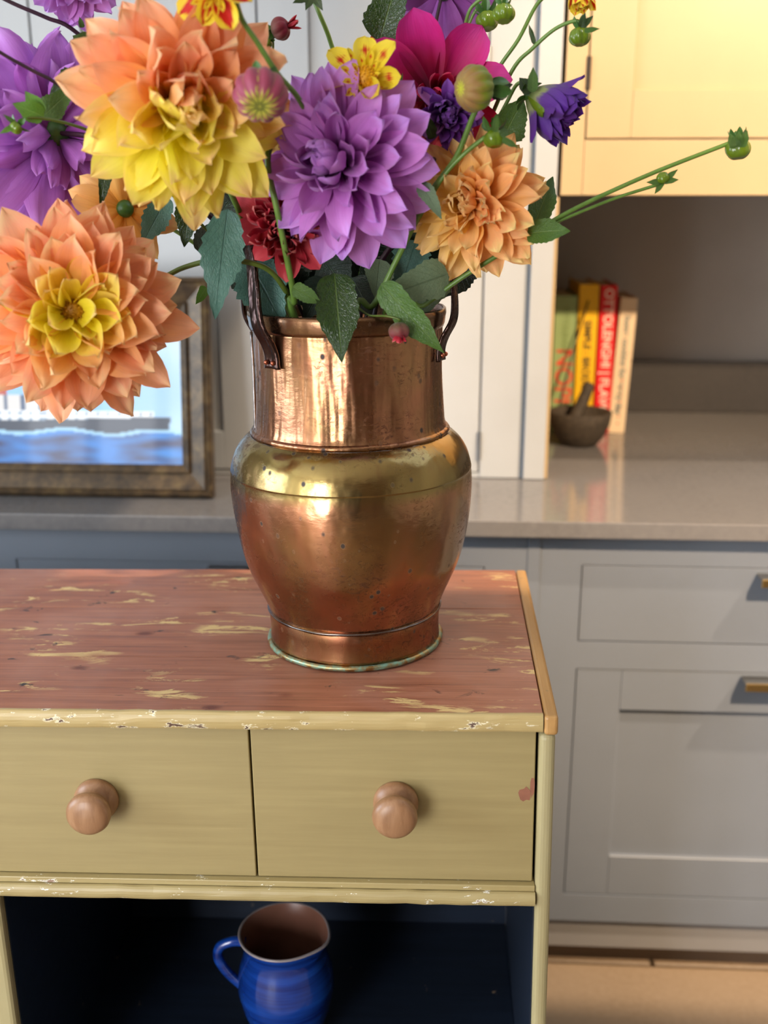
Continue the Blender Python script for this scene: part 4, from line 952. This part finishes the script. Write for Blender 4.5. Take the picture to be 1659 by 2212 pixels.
for (x, y) in ((1398, 394), (1415, 418), (1464, 366), (1466, 388)): leaf(b7, 1432, 392, x, y, 1.09, 1.085, 15, LGREEN)
leaf(b7, 1152, 492, 1196, 378, 1.11, 1.13, 62, LGREEN, seed=3); leaf(b7, 1138, 505, 1228, 496, 1.08, 1.06, 66, LGREEN, seed=4, oy=.4)
b8 = plant('dahlia_bud', 'dark leafy stem leaving the frame at the upper left, above the lilac flower', 'bud')
o, C, r, ax = bud(b8, -45, -30, 1.1, 20, (-.8, -.2, .5), BUDG, sep=4)
stem(b8, C, [(30, 8, 1.11), (100, 38, 1.12), (165, 70, 1.13), (300, 200, 1.16), (430, 420, 1.17)], (-.07, .04), STEMP, 9)
leaf(b8, 185, 95, 158, 78, 1.12, 1.11, 34, LGREEN); leaf(b8, 178, 60, 172, 38, 1.12, 1.11, 14, LGREEN); leaf(b8, 200, 84, 160, 86, 1.12, 1.1, 36, LGREEN)
b9 = plant('dahlia_bud', 'long dark stem with leaves crossing in front of the left lilac flower', 'bud')
o, C, r, ax = bud(b9, -40, 88, 1.02, 20, (-.8, -.2, .3), BUDG, sep=4)
stem(b9, C, [(20, 125, 1.03), (75, 155, 1.04), (125, 182, 1.05), (230, 260, 1.08), (420, 430, 1.14)], (-.065, .03), STEMP, 8)
leaf(b9, 180, 165, 108, 205, 1.07, 1.06, 66, LDARK, seed=5); leaf(b9, 92, 252, 158, 190, 1.04, 1.05, 56, LGREEN, seed=6)
b10 = plant('dahlia_bud', 'tiny green bud and two bright leaves at the far left, over the lilac petals', 'bud')
bud(b10, 34, 276, 1.0, 14, (-.4, -.5, -.5), BUDG, n=5, sep=4, seplen=1.8)
C = at(40, 262, 1.01); stem(b10, C, [(60, 255, 1.01), (95, 256, 1.02), (150, 268, 1.04), (215, 295, 1.07), (330, 380, 1.10), (450, 500, 1.14)], (-.068, .01), STEML, 7)
leaf(b10, 95, 252, 30, 225, 1.02, 1.0, 50, LBRIGHT, seed=7); leaf(b10, 90, 248, 55, 198, 1.02, 1.01, 42, LBRIGHT, seed=8)
leaf(b10, 35, 270, 0, 288, 1.0, .99, 14, LBRIGHT); leaf(b10, 35, 268, 8, 248, 1.0, .99, 12, LGREEN)
b11 = budthing('small wine pink bud dangling over the rim, against the copper neck', 862, 716, 1.035, 23, (.15, -.25, -1), BUDR, [(862, 690, 1.045), (835, 683, 1.05), (800, 682, 1.07)], (.0, -.075), STEML, 5, n=6, sep=0)
C = at(862, 720, 1.03); ring(b11, C, V((.1, -.3, -1)).normalized(), 26*mpp(C), 9, [petal_mesh('petal', REDP, wr=.6, cup=.7, curl=.4, seed=210, blunt=.7)], 20, 50, .7, 1.0, seed=52, colf=lambda t, d, rg: .8)
b12 = budthing('leafy green bud cut off at the top edge, on a straight stem above centre', 672, -32, 1.13, 24, (0, -.2, 1), BUDG, [(690, 30, 1.13), (712, 85, 1.14), (727, 150, 1.15), (735, 300, 1.18)], (-.01, .065), wpx=10, n=5, sep=5)
for (x, y) in ((634, 6), (661, 20), (696, 20), (645, 4)): leaf(b12, 675, -15, x, y, 1.12, 1.11, 22, LDARK)
b13 = budthing('green bud out of frame at the top on a long slanting stem, left of centre', 500, -35, .96, 20, (-.2, -.2, 1), BUDG, [(522, 40, .96), (556, 92, .97), (600, 160, .985), (652, 225, 1.02), (690, 330, 1.12), (700, 420, 1.16)], (-.015, .04), wpx=11, n=5, sep=4)
leaf(b13, 652, 240, 655, 192, 1.09, 1.10, 22, LGREEN); leaf(b13, 640, 300, 622, 232, 1.11, 1.1, 26, LDARK)
b14 = budthing('tiny glossy green bud between the yellow and magenta flowers', 862, 186, 1.13, 13, (.3, -.4, -.7), BUDG, [(850, 165, 1.15), (845, 330, 1.19)], (.01, .06), wpx=6, n=5, sep=5, seplen=1.8)

# --- leaves that belong to the flower stems
leaf(f2, 492, 452, 464, 684, 1.07, 1.04, 98, LTEAL, seed=11, bend=.15, ox=-.1)
leaf(f2, 535, 560, 610, 700, 1.12, 1.10, 120, LTEAL, seed=12)
leaf(f3, 722, 590, 738, 776, 1.075, 1.035, 104, LDARK, seed=13, fold=.25)
leaf(b2, 824, 612, 954, 762, 1.06, 1.035, 74, LGREEN, seed=14, fold=.3, ox=-.3)
leaf(f5, 968, 592, 832, 640, 1.10, 1.06, 92, LSAGE, seed=15)
leaf(f4, 362, 424, 304, 534, 1.10, 1.09, 62, LTEAL, seed=16, bend=.4)
leaf(f1, 412, 420, 398, 532, 1.10, 1.09, 60, LDARK, seed=17); leaf(f1, 415, 425, 424, 500, 1.10, 1.10, 36, LDARK, seed=18)
leaf(f4, 232, 310, 220, 450, 1.07, 1.06, 38, LDARK, seed=19, ox=.5)
leaf(b2, 905, 392, 955, 470, 1.05, 1.04, 40, LSAGE, seed=20, ox=.4); leaf(f9, 930, 405, 890, 400, 1.07, 1.06, 22, LDARK)
leaf(b1, 632, 620, 694, 655, 1.06, 1.05, 40, LGREEN, seed=21, bend=.6)
leaf(f7, 820, 90, 862, -60, 1.17, 1.16, 100, LDARK, seed=22, ox=-.2); 
leaf(f10, 1085, 300, 1130, 215, 1.14, 1.13, 84, LGREEN, seed=23)
leaf(f9, 938, 290, 915, 246, 1.08, 1.07, 26, LDARK); leaf(f9, 935, 300, 925, 268, 1.08, 1.07, 24, LDARK)
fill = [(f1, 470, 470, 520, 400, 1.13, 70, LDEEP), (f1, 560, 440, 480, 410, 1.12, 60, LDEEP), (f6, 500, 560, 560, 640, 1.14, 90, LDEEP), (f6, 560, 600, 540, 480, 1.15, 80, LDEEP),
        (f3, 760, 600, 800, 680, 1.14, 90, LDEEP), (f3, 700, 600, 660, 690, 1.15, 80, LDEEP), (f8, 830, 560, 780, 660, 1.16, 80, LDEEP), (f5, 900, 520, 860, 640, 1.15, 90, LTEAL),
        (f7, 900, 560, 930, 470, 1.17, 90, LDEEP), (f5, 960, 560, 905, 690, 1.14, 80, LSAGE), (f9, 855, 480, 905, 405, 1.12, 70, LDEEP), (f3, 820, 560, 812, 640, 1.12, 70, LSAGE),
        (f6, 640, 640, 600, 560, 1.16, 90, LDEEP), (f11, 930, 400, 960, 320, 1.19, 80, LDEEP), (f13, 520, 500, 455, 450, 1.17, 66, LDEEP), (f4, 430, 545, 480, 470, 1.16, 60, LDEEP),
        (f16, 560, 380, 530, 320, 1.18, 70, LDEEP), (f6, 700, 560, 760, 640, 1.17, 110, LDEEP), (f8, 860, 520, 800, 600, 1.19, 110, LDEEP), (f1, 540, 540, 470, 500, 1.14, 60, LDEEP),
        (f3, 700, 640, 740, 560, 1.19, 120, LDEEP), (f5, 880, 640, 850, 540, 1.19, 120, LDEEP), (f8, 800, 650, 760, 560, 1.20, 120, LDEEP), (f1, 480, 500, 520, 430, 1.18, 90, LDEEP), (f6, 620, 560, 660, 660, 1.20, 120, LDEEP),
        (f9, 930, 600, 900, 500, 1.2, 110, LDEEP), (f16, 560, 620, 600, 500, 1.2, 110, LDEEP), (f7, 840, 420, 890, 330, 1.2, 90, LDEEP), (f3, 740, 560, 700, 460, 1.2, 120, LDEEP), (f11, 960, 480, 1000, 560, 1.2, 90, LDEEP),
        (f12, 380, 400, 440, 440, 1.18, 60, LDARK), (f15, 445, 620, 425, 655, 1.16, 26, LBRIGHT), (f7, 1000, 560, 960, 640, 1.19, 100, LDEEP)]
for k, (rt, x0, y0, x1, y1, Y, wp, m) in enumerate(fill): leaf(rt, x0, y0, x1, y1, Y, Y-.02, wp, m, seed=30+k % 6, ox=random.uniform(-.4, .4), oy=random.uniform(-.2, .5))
